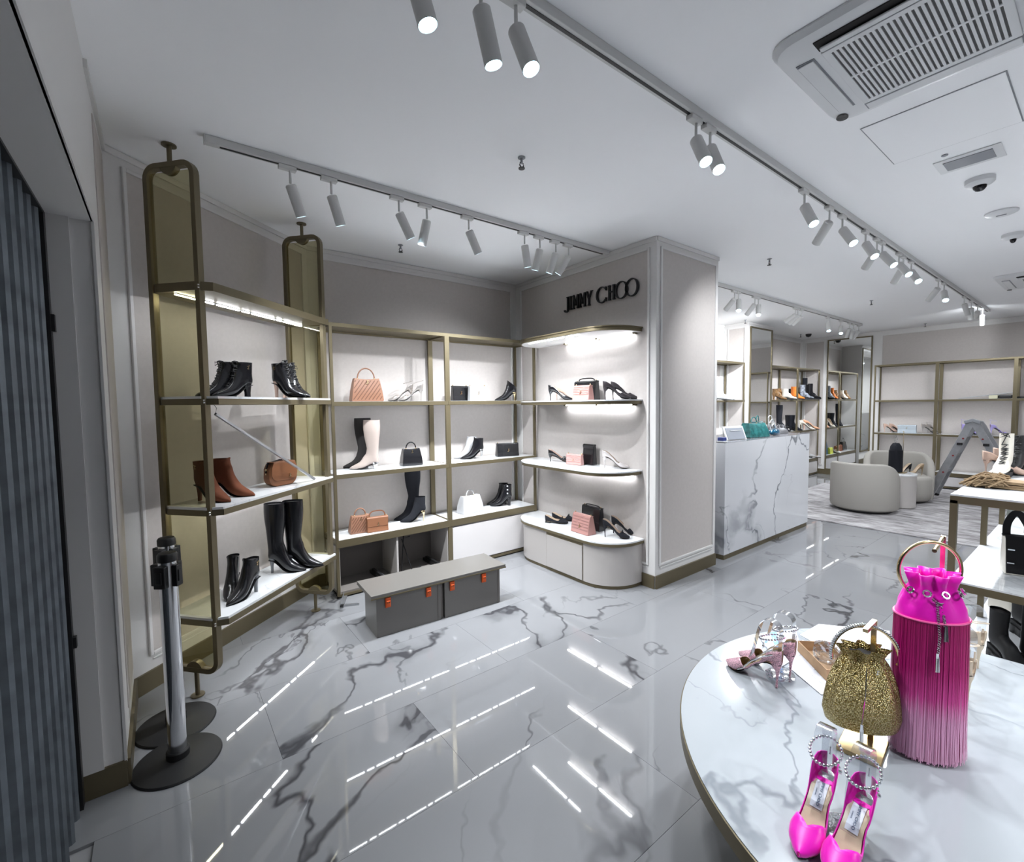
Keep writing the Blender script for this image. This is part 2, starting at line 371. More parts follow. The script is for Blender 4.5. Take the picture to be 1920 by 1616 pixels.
def add_light(name, loc, tgt, watts, ang, parent, rad=.028, blend=1.0):
    key = (watts, ang)
    if key not in SPL:
        l = bpy.data.lights.new('spot_beam', 'SPOT'); l.energy = watts; l.color = LAMP_COL; l.spot_size = radians(ang); l.spot_blend = blend; l.shadow_soft_size = rad; SPL[key] = l
    o = bpy.data.objects.new('beam', SPL[key]); COL.objects.link(o); o.parent = parent
    d = (Vector(tgt)-Vector(loc)); o.location = loc; o.rotation_euler = d.to_track_quat('-Z', 'Y').to_euler()
def spot(k, x, dirv, lit, label, group, watts=None, ang=128):
    """one cylinder spot on track k"""
    t = thing('track_spotlight', label, 'spotlight', (x, TR[k], CEILZ-.036), group=group)
    MB().box(-.055, .03, -.016, .016, -.022, -.001).build('adaptor', SPOTW, t, bevel=.003)
    MB().cyl((0, 0, -.02), (0, 0, -.085), .006, n=10).build('stem', SPOTW, t, smooth=True)
    d = Vector(dirv).normalized(); p = Vector((0, 0, -.092)); q = p+d*.155
    b = MB(); b.cyl(p, p+d*.006, .022, .0275, 20, (True, False)); b.cyl(p+d*.006, q, .0275, n=20, caps=(False, False)); b.cyl(q, q-d*.012, .0262, .0225, 20, (False, False)); b.cyl(p+d*.006, q, .0262, n=20, caps=(False, False))
    b.build('housing', SPOTW, t, smooth=True)
    MB().cyl(q-d*.02, q-d*.012, .0225, n=20).build('lens', LENS, t)
    add_light('beam', q+d*.004, q+d, watts or SPOT_W, ang, t)
def dir_from_pixels(k, stem, tail):
    """heading of a spot from where its stem and its tip show in the photograph"""
    S = onp(stem[0], stem[1], (0, TR[k], 0), (0, 1, 0)) if False else at(stem[0], stem[1], CEILZ-.04)
    x = S.x; P = Vector((x, TR[k], CEILZ-.128)); r = ray(*tail).normalized(); w_ = P-EYE; b_ = w_.dot(r); c = w_.dot(w_)-.165**2
    disc = b_*b_-c
    if disc < 0: return x, [(r*b_-w_), (r*b_-w_)]
    s = sqrt(disc); return x, [(r*(b_-s*.55)-w_), (r*(b_+s*.28)-w_)]
g2 = 'unlit-looking spots over the left display'
TR2 = [((544, 313), (558, 386)), ((621, 335), (633, 403)), ((746, 372), (764, 431)), ((799, 386), (794.5, 443)), ((879, 407), (892.5, 462)),
       ((984, 436), (988.6, 486)), ((1013, 444), (1007.6, 491.6)), ((1043.6, 452), (1035.5, 497)), ((1065, 460), (1054.4, 501))]
nm = ['nearest end of the short track, tilted away', 'second from the near end of the short track', 'third from the near end of the short track, leaning right', 'fourth on the short track, hanging almost straight beside a leaning one',
      'fifth on the short track, alone in the middle', 'first of the four clustered above the column end of the short track', 'second of the four clustered at the end of the short track',
      'third of the four clustered at the end of the short track', 'last on the short track, closest to the sign']
for i, (s_, t_) in enumerate(TR2):
    x, (dn_, df) = dir_from_pixels(2, s_, t_); df = (dn_+df).normalized()+Vector((.05, .12, 0))
    spot(2, x, df, False, 'white cylinder spotlight, '+nm[i], 'spotlights on the short track', watts=SPOT_W*.86, ang=108)
TR1 = [((961.7, 5.8), (988, 109), 1), ((1302.5, 225), (1318, 291), 1), ((1329.7, 242), (1343, 306), 1), ((1508.8, 358), (1522, 412), 1), ((1557, 389), (1539, 442), 0), ((1580.6, 405), (1595.6, 450), 1),
       ((1622.8, 434), (1636, 475), 1), ((1645, 448), (1629, 492), 0), ((1656.6, 454), (1672, 493), 1), ((1684.7, 475.6), (1699.7, 510), 1), ((1693, 481), (1682, 519.7), 0), ((1708, 490.6), (1718.4, 522.5), 1),
       ((1757.8, 524.4), (1747, 555), 0), ((1771, 531), (1772, 558), 1), ((1810, 556), (1812, 582), 0), ((1821.6, 564.7), (1820, 590), 0), ((1830, 573), (1832, 588), 0), ((1841, 579), (1842, 600), 0)]
nm = ['nearest one fully in view near the top edge, glowing lens', 'left one of the glowing pair before the first gap', 'right one of the glowing pair before the first gap', 'first after the long bare stretch of track, lens lit',
      'tilted left with no lens showing, just after the long bare stretch', 'lens lit, between two left-tilted ones', 'lens lit, crossing in front of a left-tilted one', 'left-tilted one half hidden behind a lit one, mid track',
      'lens just lit, middle of the far run', 'lens lit, crossing the second hidden left-tilted one', 'left-tilted one behind the pair over the far seats', 'bright lens before the gap',
      'tilted left alone before the brightest one', 'brightest lens beyond the gap, hanging straight', 'first of the far end cluster', 'second of the far end cluster', 'third of the far end cluster', 'last at the far end of the long track']
for i, (s_, t_, lit) in enumerate(TR1):
    x, (dn_, df) = dir_from_pixels(1, s_, t_)
    spot(1, x, dn_ if lit else df, lit, 'white cylinder spotlight, '+nm[i], 'spotlights on the long track', watts=SPOT_W*(.45 if i < 3 else (.8 if i < 14 else .3)), ang=128 if i > 5 else 100)
spot(1, .80, (.25, -.05, -1), True, 'white cylinder spotlight cut by the top edge, second from the left, lens glowing', 'spotlights on the long track', watts=SPOT_W*.3)
spot(1, .58, (.22, -.15, -1), True, 'glowing lens of the leftmost spotlight cut by the top edge', 'spotlights on the long track', watts=SPOT_W*.3)
TR3 = [((1376, 546), (1366, 574), 0), ((1384.7, 548), (1385, 577.7), 1), ((1414, 556.7), (1405, 583.4), 0), ((1421, 558.4), (1422, 586), 1), ((1489, 578), (1477.5, 599.7), 0), ((1494, 579), (1484.7, 602), 0), ((1502, 581), (1491, 604), 0),
       ((1551.8, 594.5), (1553.5, 617), 1), ((1575, 601.4), (1576.7, 621.7), 1), ((1590, 606), (1588, 628), 0), ((1597, 608), (1597, 630), 0), ((1606, 611), (1602, 632), 0)]
nm = ['tilted, first pair by the column', 'straight one of the first pair, lens lit', 'tilted one of the second pair', 'straight one of the second pair, lens lit',
      'leftmost of the three parallel tilted ones', 'middle of the three parallel tilted ones', 'rightmost of the three parallel tilted ones', 'lit, just past the three tilted ones', 'lit, starting the far corner cluster',
      'second of the far corner cluster', 'third of the far corner cluster', 'last of the far corner cluster']
for i, (s_, t_, lit) in enumerate(TR3):
    x, (dn_, df) = dir_from_pixels(3, s_, t_)
    spot(3, x, dn_ if lit else df, lit, 'white spotlight over the counter side, '+nm[i], 'spotlights on the counter track', watts=SPOT_W*.7)
for i, x in enumerate((1.6, 2.6, 3.4, 4.6, 5.8, 7.0, 8.2)):  # added spots out of view, put in for their light
    spot(4, x, (.1, .25, -1), True, 'added unseen white cylinder spotlight on the right-hand track, '+('first', 'second', 'third', 'fourth', 'fifth', 'sixth', 'seventh')[i]+' from the entrance', 'added unseen spotlights on the right-hand track')

# ================================================================== CEILING FITTINGS
def cassette(x0, x1, y0, y1, label):
    t = thing('ceiling_air_conditioner', label, 'air conditioner', ((x0+x1)/2, (y0+y1)/2, CEILZ)); a = (x1-x0)/2; b = (y1-y0)/2
    def rr(a, b, r, n=5):
        pts = []
        for cx, cy, s0 in ((a-r, b-r, 0), (-a+r, b-r, 90), (-a+r, -b+r, 180), (a-r, -b+r, 270)):
            for i in range(n+1): th = radians(s0+90*i/n); pts.append((cx+r*cos(th), cy+r*sin(th)))
        return pts
    P = lambda a, b, r, z: [(x, y, z) for x, y in rr(a, b, r)]
    MB().loft([P(a, b, .08, -.001), P(a, b, .08, -.008), P(a-.015, b-.015, .075, -.026), P(a-.05, b-.05, .06, -.034), P(a*.66, b*.66, .03, -.037)], False, True).build('housing', PLASTIC, t, smooth=30)
    # louvre outlets, one along each side, the open ones black for the shade within
    for (lx, ly, hx, hy) in ((0, b-.085, a*.62, .03), (0, -b+.085, a*.62, .03), (a-.085, 0, .03, b*.62), (-a+.085, 0, .03, b*.62)):
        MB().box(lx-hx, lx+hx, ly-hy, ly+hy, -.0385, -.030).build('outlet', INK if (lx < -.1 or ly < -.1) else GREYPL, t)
        q = MB()
        if hx > hy: q.box(lx-hx+.006, lx+hx-.006, ly-hy*.85, ly+hy*(.9 if ly > 0 else .3), -.044-(.008 if ly < 0 else 0), -.038)
        elif lx < -.1: q.box(lx-hx*.1, lx+hx*.75, ly-hy+.01, ly+hy-.01, -.052, -.044)
        else: q.box(lx-hx*.85, lx+hx*.85, ly-hy+.006, ly+hy-.006, -.044, -.038)
        q.build('flap', PLASTIC, t, bevel=.004)
    ga, gb = a*.60, b*.56
    MB().box(-ga, ga, -gb, gb, -.0395, -.030).build('grille_recess', mat('grille_dark', (.10, .10, .10), .7), t)
    fr = MB(); 
    for q in ((-ga-.02, ga+.02, gb-.004, gb+.02), (-ga-.02, ga+.02, -gb-.02, -gb+.004), (-ga-.02, -ga+.004, -gb, gb), (ga-.004, ga+.02, -gb, gb), (-.006, .006, -gb, gb)): fr.box(*q, -.045, -.036)
    fr.build('grille_frame', PLASTIC, t, bevel=.002)
    n = 26; s0 = None
    for i in range(n+1):
        y = -gb+2*gb*i/n
        if s0 is None: s0 = MB().box(-ga, ga, -.0042, .0042, -.0445, -.037).build('slat', PLASTIC, t, loc=(0, y, 0))
        else: c = s0.copy(); COL.objects.link(c); c.location = (0, y, 0)
    MB().lathe([(.022, -.039), (.022, -.0365)], (a-.075, b-.05, 0), 20, sx=1.3).build('sensor_eye', mat('smoked_lens', (.05, .05, .05), .2, var=.4, vscale=80), t)
    return t
cassette(1.825, 2.535, .10, .835, 'large white four-way air conditioner cassette in the ceiling at upper right')
cassette(7.05, 7.95, -.05, .85, 'far white air conditioner cassette at the right edge of the ceiling')
t = thing('access_panel', 'flush square access hatch in the ceiling beside the large air conditioner', 'hatch', (2.98, .55, CEILZ))
MB().box(-.27, .27, -.235, .235, -.0035, -.001).build('hatch_door', CEIL, t)
MB().box(-.275, .275, -.24, .24, -.002, -.0005).build('hatch_gap', GREYPL, t)
t = thing('ceiling_vent', 'small rectangular grey air vent in the ceiling beyond the hatch', 'vent', (3.52, .53, CEILZ))
MB().box(-.10, .10, -.13, .13, -.006, -.001).build('vent_frame', PLASTIC, t, bevel=.003)
MB().box(-.065, .065, -.095, .095, -.009, -.006).build('vent_mesh', GREYPL, t)
for x, y, lb, dome in ((3.886, .535, 'white dome camera with black lens, larger and nearer of the two', .032), (5.378, .54, 'smaller white dome camera farther back near the second air conditioner', .02)):
    t = thing('security_camera', lb, 'security camera', (x, y, CEILZ))
    MB().lathe([(.066, -.001), (.066, -.025), (.055, -.036), (.034, -.042)], n=24).build('housing', PLASTIC, t, smooth=35)
    MB().lathe([(dome, -.040), (dome*.9, -.055), (dome*.55, -.068), (.002, -.072)], n=18).build('dome', mat('black_dome', (.01, .01, .012), .08), t, smooth=True)
t = thing('ceiling_sensor', 'round white flat detector in the ceiling between the two dome cameras', 'detector', (4.686, .532, CEILZ))
MB().lathe([(.085, -.001), (.085, -.010), (.07, -.018), (.03, -.022)], n=28).build('detector_body', PLASTIC, t, smooth=35)
MB().box(-.006, .006, -.025, .025, -.025, -.020).build('detector_slot', GREYPL, t)
t = thing('pinhole_sensor', 'tiny dark recessed sensor beside the small ceiling vent', 'sensor', (3.356, .60, CEILZ))
MB().lathe([(.014, -.001), (.014, -.005), (.004, -.006)], n=14).build('sensor_cap', GREYPL, t)
sp = [(1.56, 1.936, 'nearest black sprinkler head in the middle of the ceiling'), (1.59, 3.532, 'black sprinkler head between the left shelves and the short track'), (4.446, 1.955, 'black sprinkler head above and right of the column'),
      (7.378, 1.973, 'small sprinkler head over the far seats'), (10.4, 2.021, 'small sprinkler head by the far wall, below the track end'), (7.40, 3.60, 'small sprinkler head in front of the mirrored pier'), (9.9, 3.75, 'small sprinkler head before the far corner mirror')]
for x, y, lb in sp:
    t = thing('sprinkler_head', lb, 'sprinkler', (x, y, CEILZ))
    MB().lathe([(.02, -.001), (.02, -.004), (.007, -.006), (.007, -.03)], n=12).build('pipe', GREYPL, t)
    MB().sweep([(-.009, 0, -.028), (-.013, 0, -.04), (0, 0, -.055), (.013, 0, -.04), (.009, 0, -.028)], .0035, n=5).lathe([(.017, -.058), (.017, -.054)], n=12).build('deflector', BLACKM, t)
t = thing('ceiling_speaker', 'black dome camera in the far corner of the ceiling', 'security camera', (10.0, 3.95-.3, CEILZ))
MB().lathe([(.05, -.001), (.05, -.02), (.035, -.05), (.004, -.06)], n=16).build('dome', BLACKM, t, smooth=True)

# ================================================================== LED strips
def strip(parent, x0, x1, y, z, segs=None, wd=.008, axis='x', glow=None):
    """led channel under a shelf, in the local frame of its parent, lit in separate lengths"""
    segs = segs or [(0, .15), (.175, .235), (.26, .42), (.445, .50), (.525, .72), (.745, .79), (.815, 1)]
    L = x1-x0
    ch = MB(); ch.box(*((x0, x1, y-wd, y+wd) if axis == 'x' else (y-wd, y+wd, x0, x1)), z-.004, z); c = ch.build('led_channel', ALU, parent)
    for a, b in segs:
        q = (x0+a*L, x0+b*L, y-wd*.6, y+wd*.6) if axis == 'x' else (y-wd*.6, y+wd*.6, x0+a*L, x0+b*L)
        MB().box(*q, z-.008, z-.0041).build('led_light', glow or LED, c)

# ================================================================== LEFT DISPLAY (two hoops with shelves between)
A0 = Vector((.09, 2.86, 0)); DV = Vector((.75128, .65998, 0)); NV = Vector((.65998, -.75128, 0)); RZL = atan2(DV.y, DV.x)
def LP(a, o, z=0): return A0+DV*a+NV*o+Vector((0, 0, z))     # local x along the wall, local -y towards the room
hoopdisp = thing('hoop_shelf_display', 'bronze shelf display with two tall rounded hoops and four shelves against the left wall', 'shelf display', A0, RZL)
def hoop(a):
    r = .055; hw = .137; z0, z1 = .145, 2.69; pts = []
    for cy, cz, s0 in ((hw-r, z1-r, 0), (-hw+r, z1-r, 90), (-hw+r, z0+r, 180), (hw-r, z0+r, 270)):
        for i in range(7): th = radians(s0+15*i); pts.append((a, cy+r*cos(th), cz+r*sin(th)))
    h = MB().sweep(pts, .026, .034, closed=True, up=(1, 0, 0)).build('hoop', BRASS, hoopdisp, bevel=.002)
    MB().cyl((a, 0, z1), (a, 0, CEILZ-.004), .011, n=14).cyl((a, 0, CEILZ-.007), (a, 0, CEILZ-.0005), .032, n=20).build('top_rod', BRASS, h, smooth=True)
    MB().cyl((a, 0, .006), (a, 0, z0), .011, n=14).cyl((a, 0, .001), (a, 0, .007), .032, n=20).build('foot', BRASS, h, smooth=True)
    for zc, sgn in ((z1+.005, -1), (z0-.005, 1)):
        b = MB(); n = 14
        ring = lambda x: [(x, .05*cos(pi*k/n), zc+sgn*.05*sin(pi*k/n)) for k in range(n+1)]
        b.loft([ring(a-.014), ring(a+.014)], True, True); b.build('half_round_plate', BRASS, h)
    MB().box(a-.003, a+.003, -hw+.012, hw-.012, z0+.02, z1-.03).build('glass_pane', TINT, hoopdisp)
hoop(0); hoop(1.007)
poly = [(0, .14), (-.022, .10), (-.022, -.13), (.02, -.195), (1.035, -.165), (1.035, .14)]
for i, z in enumerate((2.12, 1.56, 1.0, .43)):
    s = MB().prism([(x, y) for x, y in poly], z-.042, z-.012).build('shelf', BRASS, hoopdisp)
    if i: MB().prism([(x*.996+.002, y*.975) for x, y in poly], z-.012, z).build('shelf_top', MARBLE, s)
    else: MB().prism([(x, y) for x, y in poly], z-.012, z).build('shelf_top', BRASS, s)
    m_ = MB().cyl((-.024, -.155, z-.02), (-.028, -.155, z-.02), .004, n=8).cyl((-.024, -.155, z-.032), (-.028, -.155, z-.032), .004, n=8); m_.build('screw', SILVER, s)
    if i != 1: strip(s, .01, .99, .02, z-.042)
# fallen led profile hanging by its wire
pA = LP(.16, .12, 0); a_ = onp(404, 776, pA, NV); b_ = at(589.7, 898, 1.008)
t = thing('loose_led_profile', 'fallen aluminium led profile hanging diagonally by its wire on the left display', 'light profile', (0, 0, 0))
MB().sweep([a_, b_], .014, .012, up=(0, 0, 1)).build('profile', ALU, t)
MB().sweep([a_+(b_-a_)*.02+Vector((0, 0, .007)), b_-(b_-a_)*.02+Vector((0, 0, .007))], .008, .003).build('diffuser', PLASTIC, t)
MB().sweep([a_, a_+Vector((.006, .0, .03)), a_+Vector((-.006, .004, .05)), Vector((a_.x-.006, a_.y+.004, 1.519))], .0015, n=5).build('wire', RUBBER, t, smooth=True)

# ================================================================== RACKS
def rack(name, label, loc, rz, units, depth=.34, zt=2.11, zs=(1.54, .975, .46), group=None, base='closed', led=True):
    """row of bronze frame shelf units; local x along the front, local y to the wall"""
    t = thing(name, label, 'shelf rack', loc, rz); P = .022; x = 0
    for ui, L in enumerate(units):
        for px in (x, x+L-P):
            MB().box(px, px+P, 0, P, .02, zt).build('post', BRASS, t)
            MB().box(px, px+P, depth-P, depth, .02, zt).build('post', BRASS, t)
        f = MB(); f.box(x, x+L, 0, .012, zt-.0, zt+.028); f.box(x, x+L, depth-.012, depth, zt, zt+.028); f.box(x, x+.012, .012, depth-.012, zt, zt+.028); f.box(x+L-.012, x+L, .012, depth-.012, zt, zt+.028)
        f = f.build('top_frame', BRASS, t)
        MB().box(x+.012, x+L-.012, .012, depth-.012, zt+.014, zt+.026).build('top_panel', BRASS, f)
        if led: strip(f, x+.03, x+L-.03, .024, zt+.014, glow=LED2)
        for si, z in enumerate(zs):
            last = si == len(zs)-1
            th = .058 if last else .034
            s = MB().box(x+.001, x+L-.001, -.003, .012, z-th, z-.001).box(x+.001, x+L-.001, depth-.012, depth, z-.034, z-.001).box(x+.001, x+.014, .012, depth-.012, z-.034, z-.001).box(x+L-.014, x+L-.001, .012, depth-.012, z-.034, z-.001).build('shelf', BRASS, t)
            MB().box(x+.014, x+L-.014, .012, depth-.012, z-.02, z).build('shelf_top', MARBLE, s)
            if led and not last:
                strip(s, x+.03, x+L-.03, .03, z-.02, glow=LED2)
        b = base[ui] if isinstance(base, (list, tuple)) else base
        zb = zs[-1]-.058
        if b == 'closed':
            MB().box(x+.012, x+L-.008, .02, depth-.01, .03, zb-.006).build('cabinet', LACQW, t)
            MB().box(x+.016, x+L-.012, .004, .02, .045, zb-.014).build('door', LACQW, t, bevel=.002)
            MB().box(x+.01, x+L-.01, .006, .02, .012, .036).build('plinth', BRASS, t)
        else:
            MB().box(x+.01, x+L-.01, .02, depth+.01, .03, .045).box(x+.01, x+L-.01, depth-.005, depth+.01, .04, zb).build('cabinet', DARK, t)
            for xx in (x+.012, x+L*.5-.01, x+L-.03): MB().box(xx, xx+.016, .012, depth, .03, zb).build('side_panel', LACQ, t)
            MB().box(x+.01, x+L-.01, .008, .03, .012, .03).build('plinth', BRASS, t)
        x += L
    return t
rb = rack('wall_rack', 'bronze framed two-bay shelf rack on the back wall between hoop display and column', (1.035, 3.62, 0), 0, [1.01, 1.025], base=['open', 'closed'])
rack('wall_rack', 'bronze framed shelf rack on the far left wall behind the counter, with white sneakers', (5.55, 3.69, 0), 0, [1.02, 1.04], zs=(1.53, .93, .42))
rack('wall_rack', 'bronze framed shelf rack crowded with shoes between mirrored pier and far corner', (8.53, 3.69, 0), 0, [1.15, 1.06], zs=(1.53, .93, .34))
rd = rack('wall_rack', 'mostly empty bronze framed shelf rack on the far wall behind the ladder', (10.43, 2.71, 0), -pi/2, [.86, .90, .9, .9], zs=(1.50, .91, .27))
# things inside the open lower cabinet
t = thing('drawer_runner', 'black metal drawer runner sticking out of the open cabinet, left bay', 'drawer runner', (1.42, 3.66, .05))
MB().box(-.03, 0, -.02, .24, 0, .028).box(-.024, -.006, -.05, .2, .028, .05).build('rail', BLACKM, t); MB().box(.01, .03, -.01, .22, 0, .02).build('slide', ALU, t)
t = thing('drawer_runner', 'black metal drawer runner in the open cabinet, right bay', 'drawer runner', (1.93, 3.66, .05))
MB().box(-.03, 0, -.02, .24, 0, .028).box(-.024, -.006, -.05, .2, .028, .05).build('rail', BLACKM, t); MB().box(.01, .03, -.01, .22, 0, .02).build('slide', ALU, t)
t = thing('loose_bracket', 'grey metal bracket lying out of the left end of the open cabinet onto the floor', 'bracket', (1.09, 3.62, .0), -2.0)
MB().box(-.05, .19, -.013, .013, .0, .014).box(-.05, .19, -.013, -.009, .014, .035).build('arm', ALU, t); MB().box(.15, .17, .013, .12, .0, .012).build('crossbar', ALU, t)
MB().box(.17, .20, -.012, .012, .014, .022).build('clip', BLACKM, t)
t = thing('folding_stand', 'thin black folding metal stand inside the right bay of the open cabinet', 'stand', (1.66, 3.68, .045))
b = MB(); b.sweep([(-.05, .05, 0), (-.02, .05, .34)], .005, n=6); b.sweep([(.04, .02, 0), (-.04, .05, .30), (.035, .05, .31)], .005, n=6); b.sweep([(-.05, .0, 0), (.12, .02, .03), (.16, .1, .0)], .005, n=6); b.build('legs', BLACKM, t)

# pulled-out front / bench with orange clips
ben = thing('display_bench', 'low grey bench of two boxes under one board with orange clips, pulled out on floor', 'bench', (1.05, 2.845, 0), radians(-3.2))
for x0, x1 in ((0, .455), (.485, .945)):
    MB().box(x0, x1, 0, .25, .0, .262).build('box', LACQD, ben, bevel=.002)
MB().box(.43, .438, -.003, .0, .0, .26).box(.462, .478, .02, .24, 0, .26).box(.925, .932, -.003, 0, 0, .26).build('gap_strip', DARK, ben)
MB().box(-.035, .99, -.015, .31, .262, .288).build('board', LACQD, ben, bevel=.002)
MB().box(-.037, .992, -.018, -.015, .262, .27).build('edge_strip', BRASS, ben)
for x in (.075, .36, .54, .80):
    c = MB().box(-.018, .018, -.012, 0, .19, .255).box(-.013, .013, -.018, -.01, .20, .235).build('clip', ORANGE, ben, bevel=.003, loc=(x, -.003, 0))
    MB().cyl((-.006, -.02, .225), (-.006, -.017, .225), .003, n=8).cyl((.006, -.02, .225), (.006, -.017, .225), .003, n=8).build('screw', BLACKM, c)

# belt barrier posts by the entrance
def barrier(x, y, rz, label):
    t = thing('belt_barrier_post', label, 'barrier post', (x, y, 0), rz)
    MB().lathe([(.158, .0005), (.160, .004), (.156, .010), (.06, .020), (.045, .024)], n=56).build('base', RUBBER, t, smooth=35)
    MB().lathe([(.042, .02), (.042, .05), (.038, .055)], n=32).build('collar', RUBBER, t, smooth=35)
    MB().lathe([(.0335, .05), (.0335, .872)], n=40, cap0=False, cap1=False).build('pole', SILVER, t, smooth=True)
    MB().lathe([(.035, .868), (.036, .872), (.036, .895), (.031, .903), (.005, .905)], n=32).build('cap', BLACKM, t, smooth=35)
    for k, wx in enumerate((.024, .017, .024, .017)):
        a = pi/2*k; h = MB().box(.026, .050+(.012 if k == 1 else 0), -wx, wx, .765, .855).box(.046, .054+(.012 if k == 1 else 0), -wx*.55, wx*.55, .785, .835)
        h.xf(Matrix.Rotation(a, 4, 'Z')); h.build('belt_head', BLACKM, t, bevel=.003)
    return t
barrier(-.005, 2.372, imgdir(88), 'chrome belt barrier post with round black base, the nearer of the two by the grille')
barrier(-.005, 2.655, imgdir(80), 'chrome belt barrier post with round black base, the one behind, mostly hidden')

# ================================================================== COLUMN FIXTURES
def dshape(y0, y1, dep, r, inset=0, n=9):
    """plan of a round-cornered shelf on the column: local x out of the wall (0..dep), y along"""
    y0 += inset; y1 -= inset; dep -= inset; pts = [(0, y0)]
    for cx, cy, s0 in ((dep-r, y0+r, 270), (dep-r, y1-r, 0)):
        for i in range(n): th = radians(s0+90*i/(n-1)); pts.append((cx+r*cos(th), cy+r*sin(th)))
    pts.append((0, y1)); return pts
XC = 3.109-.0045
def colpt(p): return (XC-p[0], p[1])
def colpoly(*a, **k): return [colpt(p) for p in dshape(*a, **k)][::-1]
for z, lb in ((2.11, 'topmost bronze wall shelf with rounded front under the black sign'), (1.53, 'middle rounded wall shelf on the column at eye height'), (.955, 'lower rounded white-topped wall shelf on the column')):
    t = thing('wall_shelf', lb, 'shelf', (0, 0, 0))
    MB().prism(colpoly(2.335, 3.62, .385, .30), z-.036, z-.010).build('shelf_body', BRASS, t, smooth=30)
    MB().prism(colpoly(2.325, 3.62, .390, .30), z-.010, z).build('shelf_top', MARBLE if z < 2 else BRASS, t)
    if z > 2: MB().prism(colpoly(2.34, 3.61, .37, .29), z-.038, z-.036).build('underside', WHITE, t)
    strip(t, 2.40, 3.18, XC-.022, z-.036, segs=[(0, .48), (.52, 1)], axis='y', wd=.012)
    if z > 2: strip(t, 2.72, 3.36, XC-.33, z-.036, segs=[(0, .22), (.27, .66), (.70, 1)], axis='y')
    for y in (2.39, 2.79, 3.19): MB().box(XC-.04, XC, y-.012, y+.012, z-.05, z-.036).build('bracket', BRASS, t)
t = thing('rounded_cabinet', 'low grey lacquered cabinet with rounded corners and marble top at the foot of the column', 'cabinet', (0, 0, 0))
MB().prism(colpoly(2.31, 3.63, .385, .30, inset=.012), .03, .355).build('body', LACQ, t, smooth=30)
MB().prism(colpoly(2.31, 3.63, .385, .30, inset=.02), .0, .03).build('plinth', BRASS, t, smooth=30)
MB().prism(colpoly(2.305, 3.635, .392, .30), .355, .378).build('edge_band', BRASS, t, smooth=30)
MB().prism(colpoly(2.305, 3.635, .390, .30), .378, .390).build('top', MARBLE, t)
MB().box(XC-.381, XC-.371, 2.64, 3.08, .035, .325).build('door', LACQ, t, bevel=.002)
MB().box(XC-.374, XC-.371, 2.632, 2.638, .03, .355).box(XC-.374, XC-.371, 3.082, 3.088, .03, .355).box(XC-.376, XC-.371, 2.64, 3.08, .326, .35).build('door_gap', BRASS, t)

# sign lettering
sign = thing('shop_sign', 'black raised JIMMY CHOO lettering on the column above the shelves', 'sign', (XC-.004, 0, 0))
SIGNB = mat('sign_black', (.006, .006, .007), .35)
def sgn_letter(ch, yc, wd, z0=2.378, h=.125, dth=.018):
    b = MB(); T = wd
    # strokes are drawn in (u, v): u to the right in the picture (towards -y), v up
    def bar(u0, v0, u1, v1, tk):
        dx, dy = u1-u0, v1-v0; L = hypot(dx, dy); nx, ny = -dy/L*tk/2, dx/L*tk/2
        b.add([(x, -u, v) for x in (0, -dth) for u, v in ((u0+nx, v0+ny), (u0-nx, v0-ny), (u1-nx, v1-ny), (u1+nx, v1+ny))], [(0, 1, 2, 3), (7, 6, 5, 4), (0, 4, 5, 1), (1, 5, 6, 2), (2, 6, 7, 3), (3, 7, 4, 0)])
    def arc(cu, cv, ru, rv, a0, a1, tk0, tk1, n=26):
        R0 = []; R1 = []
        for i in range(n+1):
            a = radians(a0+(a1-a0)*i/n); tk = tk0+(tk1-tk0)*abs(cos(a))
            R0.append((cu+(ru)*cos(a), cv+(rv)*sin(a))); R1.append((cu+(ru-tk)*cos(a), cv+(rv-min(tk, tk0*1.0))*sin(a)))
        rings = [[(0, -o[0], o[1]), (0, -q[0], q[1]), (-dth, -q[0], q[1]), (-dth, -o[0], o[1])] for o, q in zip(R0, R1)]
        b.loft(rings, True, True)
    if ch == 'J': bar(.012, h, .012, .01, .017); bar(-.004, h-.004, .026, h-.004, .008); arc(-.010, .010, .030, .028, 185, 360, .010, .017)
    if ch == 'I': bar(0, 0, 0, h, .017); bar(-.014, h-.004, .014, h-.004, .008); bar(-.014, .004, .014, .004, .008)
    if ch == 'M':
        bar(-.028, 0, -.028, h, .010); bar(.028, 0, .028, h, .016); bar(-.026, h, 0, .03, .013); bar(.024, h, 0, .03, .008)
        for u in (-.028, .028): bar(u-.012, .004, u+.012, .004, .008)
    if ch == 'Y': bar(0, 0, 0, .06, .016); bar(-.028, h, 0, .055, .015); bar(.030, h, 0, .055, .009); bar(-.013, .004, .013, .004, .008); bar(-.040, h-.003, -.016, h-.003, .007); bar(.018, h-.003, .042, h-.003, .007)
    if ch == 'C': arc(.0, h*.5, .064, h*.56, 42, 318, .008, .018); bar(.047, h*.5+.030, .047, h*.5+.062, .009); bar(.047, h*.5-.062, .047, h*.5-.030, .009)
    if ch == 'H': bar(-.024, 0, -.024, h, .016); bar(.024, 0, .024, h, .016); bar(-.02, h*.55, .02, h*.55, .008); [bar(u-.013, v, u+.013, v, .007) for u in (-.024, .024) for v in (.004, h-.004)]
    if ch == 'O': arc(0, h*.5, .067, h*.58, 0, 360, .008, .018, 40)
    b.build('letter', SIGNB, sign, loc=(0, yc, z0))
for ch, y in zip('JIMMYCHOO', (3.175, 3.128, 3.062, 2.975, 2.895, 2.745, 2.636, 2.532, 2.424)): sgn_letter(ch, y, .02)

